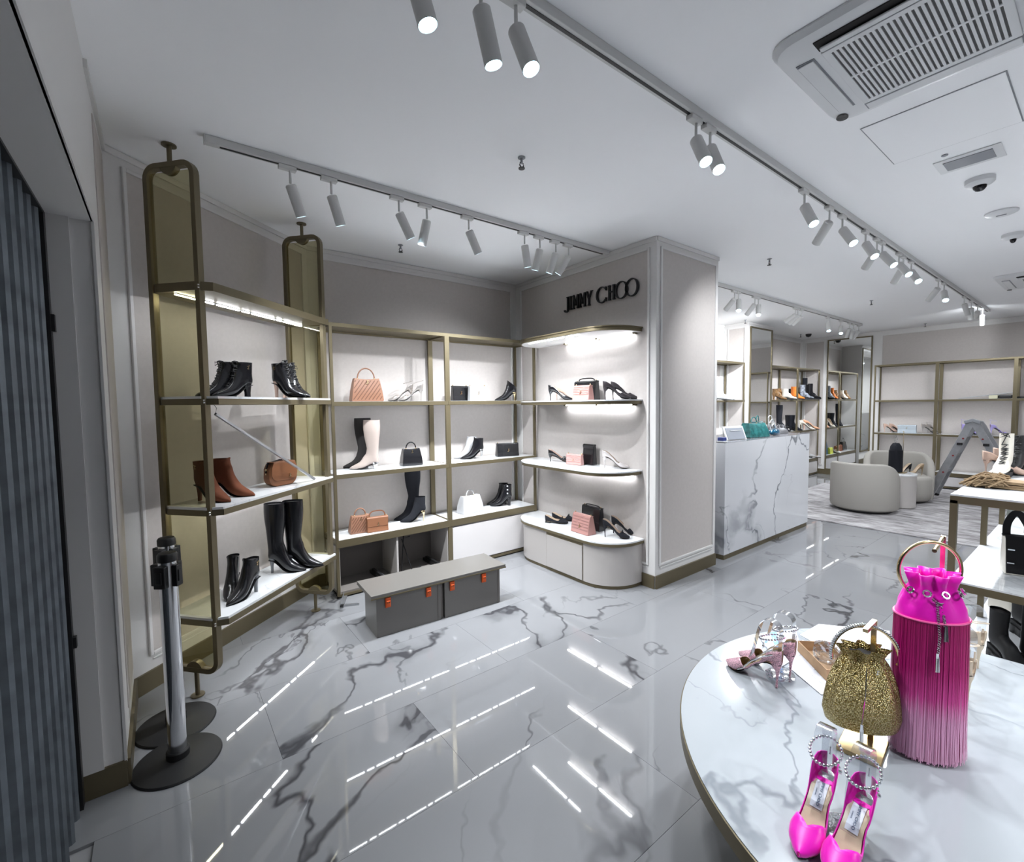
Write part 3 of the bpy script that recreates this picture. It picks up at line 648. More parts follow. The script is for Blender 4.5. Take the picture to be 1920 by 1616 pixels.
# ================================================================== COUNTER
t = thing('marble_counter', 'white marble reception counter with grey veins and bronze plinth', 'counter', (4.19, 2.204, 0))
MB().box(0, 1.95, 0, .62, .045, 1.115).build('body', CNTM, t, bevel=.002)
MB().box(.002, 1.93, .003, .61, 0, .045).build('plinth', BRASS, t)
MB().box(.0, 1.95, 0, .62, 1.1155, 1.118).build('top', mat('counter_top_grey', (.20, .20, .215), .15), t)

# ================================================================== MIRRORS
def mirror(label, loc, rz, wd, z0, z1):
    t = thing('wall_mirror', label, 'mirror', loc, rz)
    MB().box(0, wd, -.012, -.004, z0, z1).build('glass', MIRROR, t)
    f = MB(); fw = .022
    for q in ((-fw, 0, z0-fw, z1+fw), (wd, wd+fw, z0-fw, z1+fw), (0, wd, z0-fw, z0), (0, wd, z1, z1+fw)): f.box(q[0], q[1], -.022, 0, q[2], q[3])
    f.build('frame', BRASS, t)
mirror('tall narrow framed mirror on the pier behind the counter', (7.68, 3.651, 0), 0, .74, .30, 2.70)
mirror('wide tall framed mirror on the far wall left of the empty rack', (10.79, 3.56, 0), -pi/2, .70, .12, 2.70)

# ================================================================== SHOES AND BOOTS
def interp(tab, x):
    if x <= tab[0][0]: return tab[0][1]
    for (a, u), (b, v) in zip(tab, tab[1:]):
        if x <= b:
            t = (x-a)/(b-a); t = t*t*(3-2*t)*.5+t*.5; return u+(v-u)*t
    return tab[-1][1]
def catmull(P, n):
    out = []
    for i in range(len(P)-1):
        p0 = P[max(i-1, 0)]; p1 = P[i]; p2 = P[i+1]; p3 = P[min(i+2, len(P)-1)]
        for k in range(n):
            t = k/n; out.append(tuple(.5*((2*b)+(-a+c)*t+(2*a-5*b+4*c-d)*t*t+(-a+3*b-3*c+d)*t**3) for a, b, c, d in zip(p0, p1, p2, p3)))
    out.append(P[-1]); return out

def heel_mesh(parent, hh, kind, m):
    b = MB()
    if kind == 'block': prof = [(0, .052, .024, hh+.012), (.004, .046, .022, hh*.8), (.008, .040, .020, hh*.4), (.008, .040, .020, 0)]
    elif kind == 'chunk': prof = [(-.008, .075, .036, hh+.012), (-.01, .072, .037, hh*.5), (-.008, .072, .037, 0)]
    elif kind == 'column': prof = [(0, .045, .023, hh+.014), (.004, .028, .016, hh*.85), (.007, .024, .012, hh*.5), (.008, .022, .012, 0)]
    elif kind == 'flat': prof = [(0, .05, .026, hh+.004), (0, .05, .026, 0)]
    else: prof = [(0, .046, .023, hh+.012), (.002, .034, .018, hh*.90), (.007, .020, .009, hh*.72), (.011, .018, .0048, hh*.35), (.012, .0205, .0042, 0)]
    rings = []
    for x0, x1, w_, z in prof:
        cx, rx = (x0+x1)/2, (x1-x0)/2; dz = hh*.18 if z > hh else 0
        rings.append([(cx+rx*cos(2*pi*k/14), w_*sin(2*pi*k/14), z-max(0, cos(2*pi*k/14))*dz*.8) for k in range(14)])
    b.loft(rings[::-1]); h = b.build('heel', m, parent, smooth=50)
    return h

def boot_mesh(parent, hh, top, calf, m, m2=None, L=.222, point=1.0, flare=0.0, plat=0.0):
    """a boot as one loft between its front line and its sole / back line"""
    ra = hh+.058
    st = [  # front x, z   back/sole x, z   half width
        (L, .010, L+.0005, .003, .003), (L-.012, .021+.004*(1-point), L-.012, .001, .013+.012*(1-point)), (L-.03, .031+.006*(1-point), L-.032, 0, .024+.008*(1-point)),
        (L-.055, .040+.08*hh, L-.062, 0, .033), (L-.083, .050+.22*hh, L-.10, .004+.03*hh, .0375), (L-.103, .060+.48*hh, L-.135, .30*hh, .034),
        (L-.117, .070+.78*hh, L-.165, .68*hh, .030), (.100, ra+.022, .030, .97*hh, .0285), (.094, ra+.040, .002, hh+.006, .0285), (.091, ra+.056, -.006, hh+.030, .029)]
    zt0 = ra+.085
    st += [(.089+flare*.1, zt0-.006, -.003, hh+.065, .0305)]
    n = max(1, int((top-zt0)/.05))
    for i in range(1, n+1):
        u = i/n; z = zt0+(top-zt0)*u; k = calf*sin(min(u, 1)*pi*.62) if top > .3 else calf*u
        st.append((.089+.55*k+flare*u, z, -.002-.5*k, z-.004*(1-u), .0305+.35*k+flare*.2))
    P = catmull(st, 2); N = 18; rings = []
    for fx, fz, bx, bz, w_ in P:
        c = Vector(((fx+bx)/2, 0, (fz+bz)/2)); a = Vector((fx-bx, 0, fz-bz))/2; ring = []
        for j in range(N):
            th = 2*pi*j/N; cc = cos(th); ss = sin(th); e = .82
            cc2 = math.copysign(abs(cc)**e, cc); ss2 = math.copysign(abs(ss)**e, ss)
            ring.append(tuple(c+a*cc2+Vector((0, w_*ss2, plat))))
        rings.append(ring)
    b = MB(); b.loft(rings, True, False)
    o = b.build('upper', m, parent, smooth=70)
    # near-black sheet across the shaft, painting in the shade inside
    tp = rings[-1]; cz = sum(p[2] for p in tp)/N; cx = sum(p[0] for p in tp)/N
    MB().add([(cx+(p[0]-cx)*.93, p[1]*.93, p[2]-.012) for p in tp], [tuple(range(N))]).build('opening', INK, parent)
    # sole
    sl = [(bx, bz, w_) for fx, fz, bx, bz, w_ in P if bx > -.001 and bz <= hh+.012]
    rr = [[(x, w_*.86, z+plat-.001), (x, -w_*.86, z+plat-.001), (x, -w_*.86, z-.0045), (x, w_*.86, z-.0045)] for x, z, w_ in sl]
    rr = [[(p[0], p[1], max(p[2], 0)) for p in r] for r in rr]
    MB().loft(rr).build('sole', RUBBER, parent)
    return P
def boot(loc, rz, hh=.085, top=.20, calf=.0, m=None, heel='block', hm=None, label='', group=None, laces=False, mark=None, L=.222, point=1.0, plat=0.0, buttons=0, flare=0.0, stripe=None, name='ankle_boot', zipper=False, eyelet=None):
    t = thing(name, label, 'boot', loc, rz, group); m = m or LEATHER
    P = boot_mesh(t, hh, top, calf, m, L=L, point=point, flare=flare, plat=plat)
    heel_mesh(t, hh, heel, hm or m)
    if plat: 
        g = MB(); pts = [(L*.5+L*.5*cos(a)*1.03+.0, .04*sin(a)) for a in [2*pi*k/20 for k in range(20)]]
        g.prism(pts, 0, plat+.006); g.build('tread', RUBBER, t)
    if laces:
        F = [(p[0], p[1]+plat) for p in P][8:]; lb = MB(); k = 0
        seg = [F[int(i*(len(F)-1)/9)] for i in range(10)]
        for i, (x, z) in enumerate(seg):
            lb.sweep([(x-.012, -.017, z-.002), (x+.0045, -.009, z+.002), (x+.0055, .009, z+.003), (x-.012, .017, z-.001)], .0026, n=5)
            if i: x0, z0 = seg[i-1]; lb.sweep([(x0+.001, -.013, z0), (x+.005, .011, z)], .0022, n=5)
        x, z = seg[-1]
        lb.sweep([(x+.004, 0, z-.01), (x+.014, .014, z+.001), (x+.012, .022, z-.02), (x+.005, .002, z-.012), (x+.012, -.02, z-.022), (x+.014, -.014, z), (x+.004, 0, z-.01)], .0022, n=5)
        lb.build('laces', RUBBER if laces is True else laces, t, smooth=True)
    if mark:   # side: +1 / -1
        jc_mark(t, Matrix.Translation((.028, mark*.032, min(top-.03, .9))) @ Matrix.Rotation(-mark*pi/2*-1 if mark < 0 else -pi/2, 4, 'X') @ Matrix.Rotation(0 if mark < 0 else 0, 4, 'Y') @ Matrix.Scale(1, 4), .026)
    if zipper: MB().box(.035, .040, -.0335, -.031, hh+.05, top-.006).build('zip', SILVER, t)
    for i in range(buttons):
        z = hh+.055+i*(top-hh-.07)/max(1, buttons-1)
        MB().ball((.045, -.034, z), .0085, 10, 6).ball((.045, .034, z), .0085, 10, 6).build('pearl_button', WHITEL, t, smooth=True)
    if stripe: 
        x0 = .045; MB().box(x0-.004, x0+.004, -.0335, .0335, hh+.06, top-.004).build('side_stripe', stripe, t)
    return t

def pump(loc, rz, hh=.085, m=None, L=.215, lin=None, label='', group=None, heel='stiletto', hm=None, name='high_heel_pump', dorsay=False, bow=False, toe=1.0, scale=1.0, flat=False, upl=None):
    global LASTZ
    t = thing(name, label, 'shoe', loc, rz, group); m = m or LEATHER; lin = lin or LINING; upl = upl or lin
    zs = [(0, hh), (.045, hh*.97), (.085, hh*.72), (.12, hh*.34), (.145, hh*.10), (.165, .003), (L-.02, .002), (L, .006)]
    sc_ = L/.215; zs = [(x*sc_ if x < L*.99 else x, z+.003) for x, z in zs]
    wd = [(0, .006), (.006*sc_, .018), (.02*sc_, .025), (.045*sc_, .027), (.09*sc_, .024), (.13*sc_, .030), (.16*sc_, .0365), (.18*sc_, .032), (.2*sc_, .018), (.21*sc_, .009), (L, .002)]
    sd = [(0, .058), (.02, .055), (.05, .040), (.09, .026), (.12, .022), (.14, .028)] if not dorsay else [(0, .056), (.02, .054), (.045, .040), (.060, .012), (.075, .005), (.125, .005), (.137, .030)]
    hc = [(.13*sc_, .046), (.15*sc_, .046), (.165*sc_, .040), (.185*sc_, .030), (.2*sc_, .021), (L, .010)]
    th = .137*sc_ if not dorsay else .135*sc_
    xs = [0, .003, .008, .016, .028, .042, .056, .07, .085, .1, .115, .127, .135, .141, .147, .153, .16, .168, .177, .186, .195, .203, .209, .2135, .215]; N = 17
    rings = []; ins = []
    for x in xs:
        x *= sc_; z0 = interp(zs, x); w_ = interp(wd, x); 
        if x <= th: fm = radians(108); s_ = interp(sd, x/sc_); H = s_/((1-cos(fm))/2)
        else:
            u = min(1, (x-th)/(.022*sc_)); fm = radians(108+72*(u**.8)); H = interp(hc, x)
            if u < 1: H = max(H, .8*interp(sd, x/sc_)/((1-cos(fm))/2))
        ring = []
        for j in range(N):
            ph = -fm+2*fm*j/(N-1); s2 = math.copysign(abs(sin(ph))**.75, ph); zz = (1-cos(ph))/2
            back = -.004*zz if x < .02 else 0
            ring.append((x+back, w_*s2, z0+H*zz))
        rings.append(ring); ins.append((x, w_*.9, z0+.0035))
    b = MB(); b.loft(rings, False, False, closed=False)
    o = b.build('upper', [m, upl], t, smooth=70, solid=.0022); LASTZ = zs
    bm = bmesh.new(); bm.from_mesh(o.data); bmesh.ops.remove_doubles(bm, verts=bm.verts, dist=.0006); bm.to_mesh(o.data); bm.free(); o.data.update()
    o.modifiers['s'].material_offset = 1; o.modifiers['s'].material_offset_rim = 0; o.modifiers['s'].offset = 1
    ii = [q for q in ins if q[0] < .2*sc_]
    MB().loft([[(x+.003, y, z), (x+.003, 0, z+.0006), (x+.003, -y, z)] for x, y, z in ii], False, False, closed=False).build('insole', lin, t, smooth=True)
    sl = [(x, w_, z) for x, w_, z in ins]
    MB().loft([[(x, w_*.9, z-.0038), (x, -w_*.9, z-.0038), (x, -w_*.9, max(z-.0065, 0)), (x, w_*.9, max(z-.0065, 0))] for x, w_, z in sl]).build('sole', RUBBER, t)
    if not flat: heel_mesh(t, hh, heel, hm or m)
    else: MB().box(0, .05, -.022, .022, 0, hh+.004).build('heel', RUBBER, t, bevel=.003)
    if bow:
        g = MB(); x, z = .158*sc_, interp(zs, .158)+.046
        for s_ in (-1, 1): g.loft([[(x+.004*cos(a)-.002, s_*(y), z+h_*sin(a)) for a in [2*pi*k/8 for k in range(8)]] for y, h_ in ((.001, .004), (.014, .013), (.027, .012), (.031, .004))])
        g.ball((x, 0, z), .007); g.build('bow', m, t, smooth=60)
    if scale != 1: t.scale = (scale,)*3
    return t

def sandal(loc, rz, hh=.09, m=None, label='', group=None, L=.215, strap='ankle', hm=None, crystals=False, form=False, name='strappy_sandal', lin=None, height=.055, upl=None):
    """pump toe with thin back, plus ankle strap"""
    t = pump(loc, rz, hh, m, L, label=label, group=group, dorsay=True, hm=hm, name=name, lin=lin, upl=upl)
    zc = hh+.075+height-.055; pts = []
    n = 26
    for k in range(n): a = 2*pi*k/n; pts.append((.036+.042*cos(a), .034*sin(a), zc-.014*cos(a)))
    if crystals:
        s_ = MB()
        for p in pts: s_.ball(p, .0044, 6, 4)
        s_.sweep(pts, .0014, closed=True, n=4)
        s_.sweep([(.036-.040, .0, zc-.01), (-.002, 0, zc-.03), (.0, .0, hh+.058)], .0018, n=5)
        s_.ball((.05, .034, zc-.018), .003, 6, 4).ball((.05, .036, zc-.028), .005, 6, 4); s_.build('crystal_strap', CRYST, t, smooth=True)
    else:
        MB().sweep(pts, .008, .0018, closed=True).sweep([(-.003, 0, zc-.008), (-.002, 0, hh+.055)], .006, .002, up=(1, 0, 0)).build('ankle_strap', m, t, smooth=30)
    if form:
        f = MB(); q = catmull([(.125, 0, .04+hh*.3), (.11, 0, hh+.0), (.085, 0, zc+.01), (.07, 0, zc+.052), (.045, 0, zc+.066), (.012, 0, zc+.055), (.004, 0, zc+.02), (.01, 0, hh+.02)], 3)
        f.loft([[(x, -.017, z), (x, .017, z), (x, .017, z+.0015), (x, -.017, z+.0015)] for x, _, z in q])
        f.build('clear_form', WRAP, t, smooth=50)
    return t

# ================================================================== BAGS
def flap_bag(loc, rz, w_, h, d, m, label='', group=None, flap=.62, quilt=False, mark=True, taper=.75, handle=None, name='flap_handbag', fm=None, chain=True):
    """front faces local -y"""
    t = thing(name, label, 'handbag', loc, rz, group); tp = taper
    b = MB(); b.loft([[(-w_/2, -d/2, 0), (w_/2, -d/2, 0), (w_/2, d/2, 0), (-w_/2, d/2, 0)], [(-w_/2, -d/2, .008), (w_/2, -d/2, .008), (w_/2, d/2, .008), (-w_/2, d/2, .008)],
                      [(-w_/2*.985, -d*tp*.34, h*.96), (w_/2*.985, -d*tp*.34, h*.96), (w_/2*.985, d*tp*.4, h*.96), (-w_/2*.985, d*tp*.4, h*.96)]])
    b.build('body', m, t, bevel=.005)
    # flap: over the top and down the front
    y0 = -d*tp*.34; ang = (d/2-d*tp*.34)/(h*.96)
    def fy(z): return -d/2+ (z/(h*.96))*(d/2-d*tp*.34)-.004
    zb = h*(1-flap); th = .006; prof = [(d*tp*.38, h*.955), (d*tp*.36, h*.985), (0, h), (y0*.9, h*.99), (fy(h*.93)-.002, h*.93), (fy(zb), zb)]
    fl_ = MB(); r_ = []
    for i, (y, z) in enumerate(prof):
        k = .5*w_*1.0; e = .004 if i == len(prof)-1 else 0
        r_.append([(-k+e, y, z), (k-e, y, z), (k-e, y+.004, z-.004), (-k+e, y+.004, z-.004)])
    fl_.loft(r_); f_ = fl_.build('flap', fm or m, t, bevel=.0025)
    if quilt:
        q = MB(); n = 5; zq = [zb+(h*.93-zb)*(i+.5)/n for i in range(n)]
        for i, z in enumerate(zq):
            y = fy(z)-.001
            segs = [(-.46, -.06), (.02, .46)] if i in (0, 3) else ([(-.46, .12), (.2, .46)] if i in (1, 4) else [(-.46, -.2), (-.12, .46)])
            for a, c in segs: q.loft([[(x*w_, y+.0035*cos(2*pi*k/8), z+(h*.93-zb)/n*.42*sin(2*pi*k/8)) for k in range(8)] for x in (a, a+.02, c-.02, c)] if False else
                                     [[(x*w_, y-.004*s_*max(0, cos(pi*k/6-pi/2)), z+(h*.93-zb)/n*.44*s_*(k/3-1)) for k in range(7)] for x, s_ in ((a, .5), (a+.025, 1), (c-.025, 1), (c, .5))])
        q.build('quilting', fm or m, t, smooth=60)
    if mark:
        z = zb+.25*(h-zb); jc_mark(t, Matrix.Translation((0, fy(z)-.006, z)) @ Matrix.Rotation(pi/2, 4, 'X'), min(.034, h*.25))
    if chain:
        for s_ in (-1, 1): MB().ball((s_*w_*.44, 0, h+.004), .006, 8, 5).build('ring', GOLD, t, smooth=True)
    if handle:
        hb = MB(); k = w_*.36; pts = [(-k, 0, h*.97), (-k*.98, 0, h+handle*.5), (-k*.55, 0, h+handle), (k*.55, 0, h+handle), (k*.98, 0, h+handle*.5), (k, 0, h*.97)]
        hb.sweep(catmull(pts, 4), .010, .004, up=(0, 1, 0)); hb.build('handle', fm or m, t, smooth=40)
    return t
def saddle_bag(loc, rz, w_, h, d, m, label):
    t = thing('saddle_bag', label, 'handbag', loc, rz)
    def outline(k, z0, r, n=7):
        X = w_/2*k; pts = []
        for cx, s0 in ((X-r, 270), (-X+r, 180)):
            pts.append([(cx+r*cos(radians(s0+90*i/n)), z0+r+r*sin(radians(s0+90*i/n))) for i in range(n+1)])
        return pts[1]+pts[0]
    O = outline(1, 0, .055)+[(w_/2*.97, h*.75), (w_/2*.80, h*.97), (0, h), (-w_/2*.80, h*.97), (-w_/2*.97, h*.75)]
    sc = lambda k, y: [(x*k, y, h*.5+(z-h*.5)*k) for x, z in O]
    MB().loft([sc(.93, -d/2), sc(1, -d/2+.008), sc(1, d/2-.008), sc(.93, d/2)]).build('body', m, t, smooth=40)
    F = outline(.93, h*.24, .045)+[(w_/2*.90, h*.8), (w_/2*.78, h*1.0), (0, h*1.02), (-w_/2*.78, h*1.0), (-w_/2*.90, h*.8)]
    fl_ = MB().loft([[(x, -d/2-.007, z) for x, z in F], [(x, -d/2-.001, z) for x, z in F]]); fl_.loft([[(-w_/2*.78, -d/2-.006, h), (w_/2*.78, -d/2-.006, h), (w_/2*.78, d/2-.01, h*1.0), (-w_/2*.78, d/2-.01, h)], [(-w_/2*.78, -d/2-.006, h+.006), (w_/2*.78, -d/2-.006, h+.006), (w_/2*.78, d/2-.01, h+.005), (-w_/2*.78, d/2-.01, h+.005)]])
    fl_.build('flap', m, t, bevel=.002)
    jc_mark(t, Matrix.Translation((.035, -d/2-.010, h*.42)) @ Matrix.Rotation(pi/2, 4, 'X'), .026)
    MB().cyl((-w_/2-.004, 0, h*.72), (-w_/2+.004, 0, h*.72), .008, n=10).cyl((-w_/2-.004, 0, h*.55), (-w_/2+.004, 0, h*.55), .006, n=10).build('strap_ring', GOLD, t)
    MB().sweep([(-w_/2-.003, 0, h*.6), (-w_/2*.9, .0, h*.98), (0, .005, h+.012), (w_/2*.9, 0, h*.98), (w_/2+.003, 0, h*.6)], .012, .004, up=(0, 1, 0)).build('strap', LEATHER, t)
    return t
def tote_bag(loc, rz, w_, h, d, m, label='', group=None, hr=None, name='top_handle_bag', mark=True, weave=None, slump=0, hm=None):
    t = thing(name, label, 'handbag', loc, rz, group); wt = .78; b = MB()
    def ring(k, z, dd, sag=0): 
        X = w_/2*k; Y = d/2*dd; n = 6
        top = [(-X+2*X*i/n, -Y, z-sag*sin(pi*i/n)) for i in range(n+1)]; bk = [(X-2*X*i/n, Y, z-sag*sin(pi*i/n)) for i in range(n+1)]
        return top+bk
    b.loft([ring(.97, 0, .95), ring(1, .01, 1), ring(.93, h*.45, .9), ring(wt+.05, h*.85, .62), ring(wt, h, .5, h*.05)])
    b.build('body', m, t, smooth=35, bevel=.003)
    fq = MB()
    if weave:   # slanted raised quilting lines on the front, darkened to paint in crease shade
        def fyy(z):
            u = z/h; T = ((0, .97), (.05, 1), (.45, .9), (.85, .62), (1, .5))
            for (a, p), (c, q) in zip(T, T[1:]):
                if u <= c: return -d/2*(p+(q-p)*(u-a)/(c-a))-.001
            return -d/4
        for i in range(-5, 10):
            x0 = -w_/2+i*w_/8.5; pts = []
            for k in range(13):
                z = .014+(h*.9-.014)*k/12; x = x0+(z)*.75
                lim = w_/2*(1-.2*z/h)-.005
                if -lim < x < lim: pts.append((x, fyy(z), z))
            if len(pts) > 1: fq.sweep(pts, .007, .0045, up=(0, -1, 0))
        fq.build('quilting', mat('quilt_crease_shade', (.15, .07, .042), .5), t)
    hr = hr or w_*.27; pts = [(hr*cos(a), 0, h*.98+hr*1.25*sin(a)) for a in [pi*k/16 for k in range(17)]]
    hb = MB().sweep(pts, .0055, n=8, up=(0, 1, 0)); hh_ = hb.build('handle', hm or m, t, smooth=True)
    MB().ball((-hr, 0, h*.98), .008, 8, 5).ball((hr, 0, h*.98), .008, 8, 5).build('handle_ring', GOLD, hh_, smooth=True)
    if mark: jc_mark(t, Matrix.Translation((0, -d*.36, h*.83)) @ Matrix.Rotation(pi/2-.2, 4, 'X'), min(.036, h*.2))
    return t
def world_w(px, P): return px*(Vector(P)-EYE).dot(FW)/FPX

# ---------------------------------------------------------------- left display goods
gl = 'boots on the left display'
R1 = imgdir(234); z = 1.561
p = onp(446, 742, LP(0, -.04), NV); boot((p.x, p.y, z), R1, .07, .205, .01, LEATHER, 'block', label='back boot of the black lace-up pair on the top left display shelf', group=gl, laces=True, point=.6, name='lace_up_boot')
p = onp(472, 742, LP(0, .02), NV); boot((p.x, p.y, z), R1+.05, .07, .205, .01, LEATHER, 'block', label='front boot of the black lace-up pair on the top left display shelf, gold cuff emblem', group=gl, laces=True, mark=1, point=.6, name='lace_up_boot')
R2 = imgdir(-14)
p = onp(515, 742, LP(0, .10), NV); boot((p.x, p.y, z), R2, .085, .205, .008, LEATHER, 'column', NUDE, label='left boot of the shiny black lace-up pair near the far hoop, gold cuff emblem', group=gl, laces=True, mark=-1, point=.8, name='lace_up_boot')
p = onp(531, 742, LP(0, .03), NV); boot((p.x, p.y, z), R2-.1, .085, .205, .008, LEATHER, 'column', NUDE, label='right boot of the shiny black lace-up pair near the far hoop, half hidden', group=gl, laces=True, point=.8, name='lace_up_boot')
z = 1.001
for px, tx, lb in (((371, 938), (426, 941), 'brown suede ankle boot seen through the tinted glass of the near hoop'), ((403, 931), (455, 930), 'brown suede ankle boot standing clear of the near hoop post')):
    a_ = at(*px, z); b_ = at(*tx, z); boot((a_.x, a_.y, z), atan2(b_.y-a_.y, b_.x-a_.x), .085, .215, .008, TANS, 'column', label=lb, group=gl, mark=-1 if px[0] < 380 else None)
p = at(527, 909, z)
saddle_bag((p.x, p.y, z), atan2(DV.y, DV.x)-.25, .20, .150, .07, COGNAC, 'rounded brown saddle bag with gold emblem on the third left shelf')
z = .431
for px, tx, rz_, lb, tp, mk in (((443, 1101), (413, 1133), None, 'left one of the black ankle boots on the lowest left shelf', .205, None), ((484, 1107), (432, 1130), None, 'right one of the black ankle boots on the lowest left shelf, gold cuff emblem', .205, 1)):
    a_ = at(*px, z); b_ = at(*tx, z); boot((a_.x, a_.y, z), atan2(b_.y-a_.y, b_.x-a_.x)+.12, .085, tp, .004, LEATHER, 'column', GREYPL, label=lb, group=gl, mark=mk)
for px, tx, lb, mk in (((540, 1066), (575, 1062), 'tall black knee boot at the back of the lowest left shelf', None), ((506, 1074), (562, 1070), 'tall black knee boot in front on the lowest left shelf, gold emblem near its top', -1)):
    a_ = at(*px, z); b_ = at(*tx, z); b_ = at(tx[0], px[1]-3, z) if mk is None else b_
    boot((a_.x, a_.y, z), atan2(b_.y-a_.y, b_.x-a_.x), .085, .455, .035, LEATHER, 'column', GREYPL, label=lb, group=gl, mark=mk, name='knee_boot')

# ---------------------------------------------------------------- back rack goods
gb = 'goods on the back rack'
z = 1.541; p = aty(688, 748, 3.76); tote_bag((p.x, 3.77, z), -.12, .255, .19, .13, BLUSH, label='tan quilted top-handle bag on the upper left rack shelf', weave=True, group=gb)
p = aty(794, 748, 3.74)
sandal((p.x, 3.75, z), imgdir(183), .095, mat('silver_leather', (.45, .42, .40), .3, .6), label='silver strappy sandal on the upper left rack shelf, front one', group=gb, lin=LINING)
sandal((p.x-.06, 3.83, z), imgdir(187), .095, mat('silver_leather', (.45, .42, .40), .3, .6), label='silver strappy sandal behind the other on the upper left rack shelf', group=gb, lin=LINING)
p = aty(866, 748, 3.80); flap_bag((p.x, 3.84, z), 0, .17, .145, .06, LEATHER, label='black flap bag behind the white one on the upper right rack shelf', group=gb)
p = aty(897, 748, 3.74); flap_bag((p.x, 3.76, z), -.05, .185, .142, .06, WHITEL, label='white flap bag with gold emblem on the upper right rack shelf', group=gb)
p = aty(966, 748, 3.78); boot((p.x+.01, 3.78, z), imgdir(182), .075, .145, .0, LEATHER, 'stiletto', GOLD, label='low black ankle boot on the upper right rack shelf', group=gb)
z = .976
a_ = aty(692, 870, 3.86); boot((a_.x, a_.y, z), imgdir(183), .045, .425, .045, INK, 'block', label='black side of the knee boot behind the cream one', group=gb, name='knee_boot')
a_ = aty(709, 875, 3.74); boot((a_.x, a_.y, z), imgdir(183), .045, .41, .045, CREAM, 'block', SILVER, label='tall cream knee boot on the middle left rack shelf', group=gb, name='knee_boot', L=.235)
p = aty(771, 868, 3.77); tote_bag((p.x, p.y, z), -.1, .185, .15, .10, LEATHER, label='small black top-handle bag on the middle left rack shelf', group=gb, hr=.045)
a_ = aty(893, 853, 3.86); boot((a_.x, a_.y, z), imgdir(192), .08, .21, .004, WHITEL, 'column', SILVER, label='white ankle boot behind the black one on the middle right rack shelf', group=gb)
a_ = aty(906, 859, 3.75); boot((a_.x, a_.y, z), imgdir(190), .08, .20, .004, LEATHER, 'column', SILVER, label='black ankle boot with metal heel on the middle right rack shelf', group=gb)
p = aty(951, 856, 3.76); flap_bag((p.x, p.y, z), -.2, .24, .135, .075, LEATHER, label='black flap bag with gold emblem on the middle right rack shelf', group=gb, flap=.7, taper=.5)
z = .461
p = aty(676, 1001, 3.76); tote_bag((p.x, p.y, z), -.1, .18, .145, .09, BLUSH, label='small tan quilted top-handle bag on the lowest left rack shelf', weave=True, group=gb, hr=.045)
p = aty(708, 1000, 3.70); flap_bag((p.x, p.y, z), -.1, .175, .125, .055, COGNAC if False else mat('caramel_leather', (.24, .105, .055), .4), label='brown flap bag with ring clasp and strap on the lowest left rack shelf', group=gb, handle=.045)
a_ = aty(785, 980, 3.84); boot((a_.x, a_.y, z), imgdir(187), .09, .47, .05, SUEDE, 'stiletto', GOLD, label='black suede thigh boot reaching up to the shelf above', group=gb, name='thigh_boot', flare=.0, L=.22)
a_ = aty(798, 990, 3.74); boot((a_.x, a_.y, z), imgdir(187), .09, .225, .004, SUEDE, 'stiletto', GOLD, label='black suede ankle boot with gold stiletto heel on the lowest left rack shelf', group=gb)
p = aty(882, 969, 3.78); tote_bag((p.x, p.y, z), .1, .25, .165, .12, WHITEL, label='slouchy white top-handle bag on the lowest right rack shelf', group=gb, hr=.045, mark=False)
a_ = aty(952, 954, 3.84); boot((a_.x, a_.y, z), imgdir(190), .075, .22, .006, LEATHER, 'block', label='back one of the black boots with pearl buttons on the lowest right rack shelf', group=gb)
a_ = aty(959, 960, 3.76); boot((a_.x, a_.y, z), imgdir(190), .075, .22, .006, LEATHER, 'block', label='front black boot with three white pearl buttons on the lowest right rack shelf', group=gb, buttons=3)

# ---------------------------------------------------------------- column shelf goods
gc = 'shoes on the column shelves'; RB = -pi/2      # bags face the room (-x)
def pairpt(px, z, x=2.92):
    return onp(px[0], px[1], (x, 0, 0), (1, 0, 0))
MESHB = mat('black_mesh_leather', (.03, .025, .028), .4)
z = 1.531
for px, x_, m_, lb in (((1029, 746), 2.86, LEATHER, 'black pump beside the nude one on the upper column shelf'), ((1041, 746), 2.98, NUDE, 'nude pump of the left pair on the upper column shelf')):
    p = pairpt(px, z, x_); pump((x_, p.y, z), imgdir(-12), .085, m_, lin=mat('pale_lining', (.72, .62, .54), .5), label=lb, group=gc)
p = pairpt((1097, 746), z, 2.98); flap_bag((3.0, p.y, z), RB, .25, .17, .08, LEATHER, label='black flap bag behind the pink one on the upper column shelf', group='bags on the column shelves', handle=.02)
p = pairpt((1092, 746), z, 2.84); flap_bag((2.86, p.y+.01, z), RB, .185, .125, .075, ROSE, label='pink quilted flap bag on the upper column shelf', group='bags on the column shelves', quilt=True, taper=.6)
for px, x_, lb in (((1131, 746), 2.85, 'left black mesh pump on the upper column shelf'), ((1146, 746), 2.98, 'right black mesh pump on the upper column shelf')):
    p = pairpt(px, z, x_); pump((x_, p.y, z), imgdir(-12), .09, MESHB, lin=mat('grey_lining', (.25, .22, .21), .5), label=lb, group=gc)
z = .956
for px, lb in (((1029, 865), 'left black kitten heel pump on the lower column shelf'), ((1042, 857), 'right black kitten heel pump on the lower column shelf')):
    a_ = at(*px, z); pump((a_.x, a_.y, z), imgdir(-16), .055, LEATHER, lin=NUDE, label=lb, group=gc, name='kitten_heel_pump')
p = at(1096, 868, z); flap_bag((p.x+.05, p.y+.01, z), RB, .12, .19, .06, ROSE, label='tall upright pink bag behind the black one on the lower column shelf', flap=.3, mark=False)
p = at(1101, 871, z); flap_bag((p.x+.02, p.y-.01, z), RB, .13, .185, .055, LEATHER, label='tall upright black bag on the lower column shelf', flap=.2, mark=False, chain=False)
p = at(1084, 871, z); flap_bag((p.x-.02, p.y+.02, z), RB+.1, .17, .095, .05, PINKB, label='small pink quilted wallet bag with gold ball clasp on the lower column shelf', quilt=True, flap=.7)
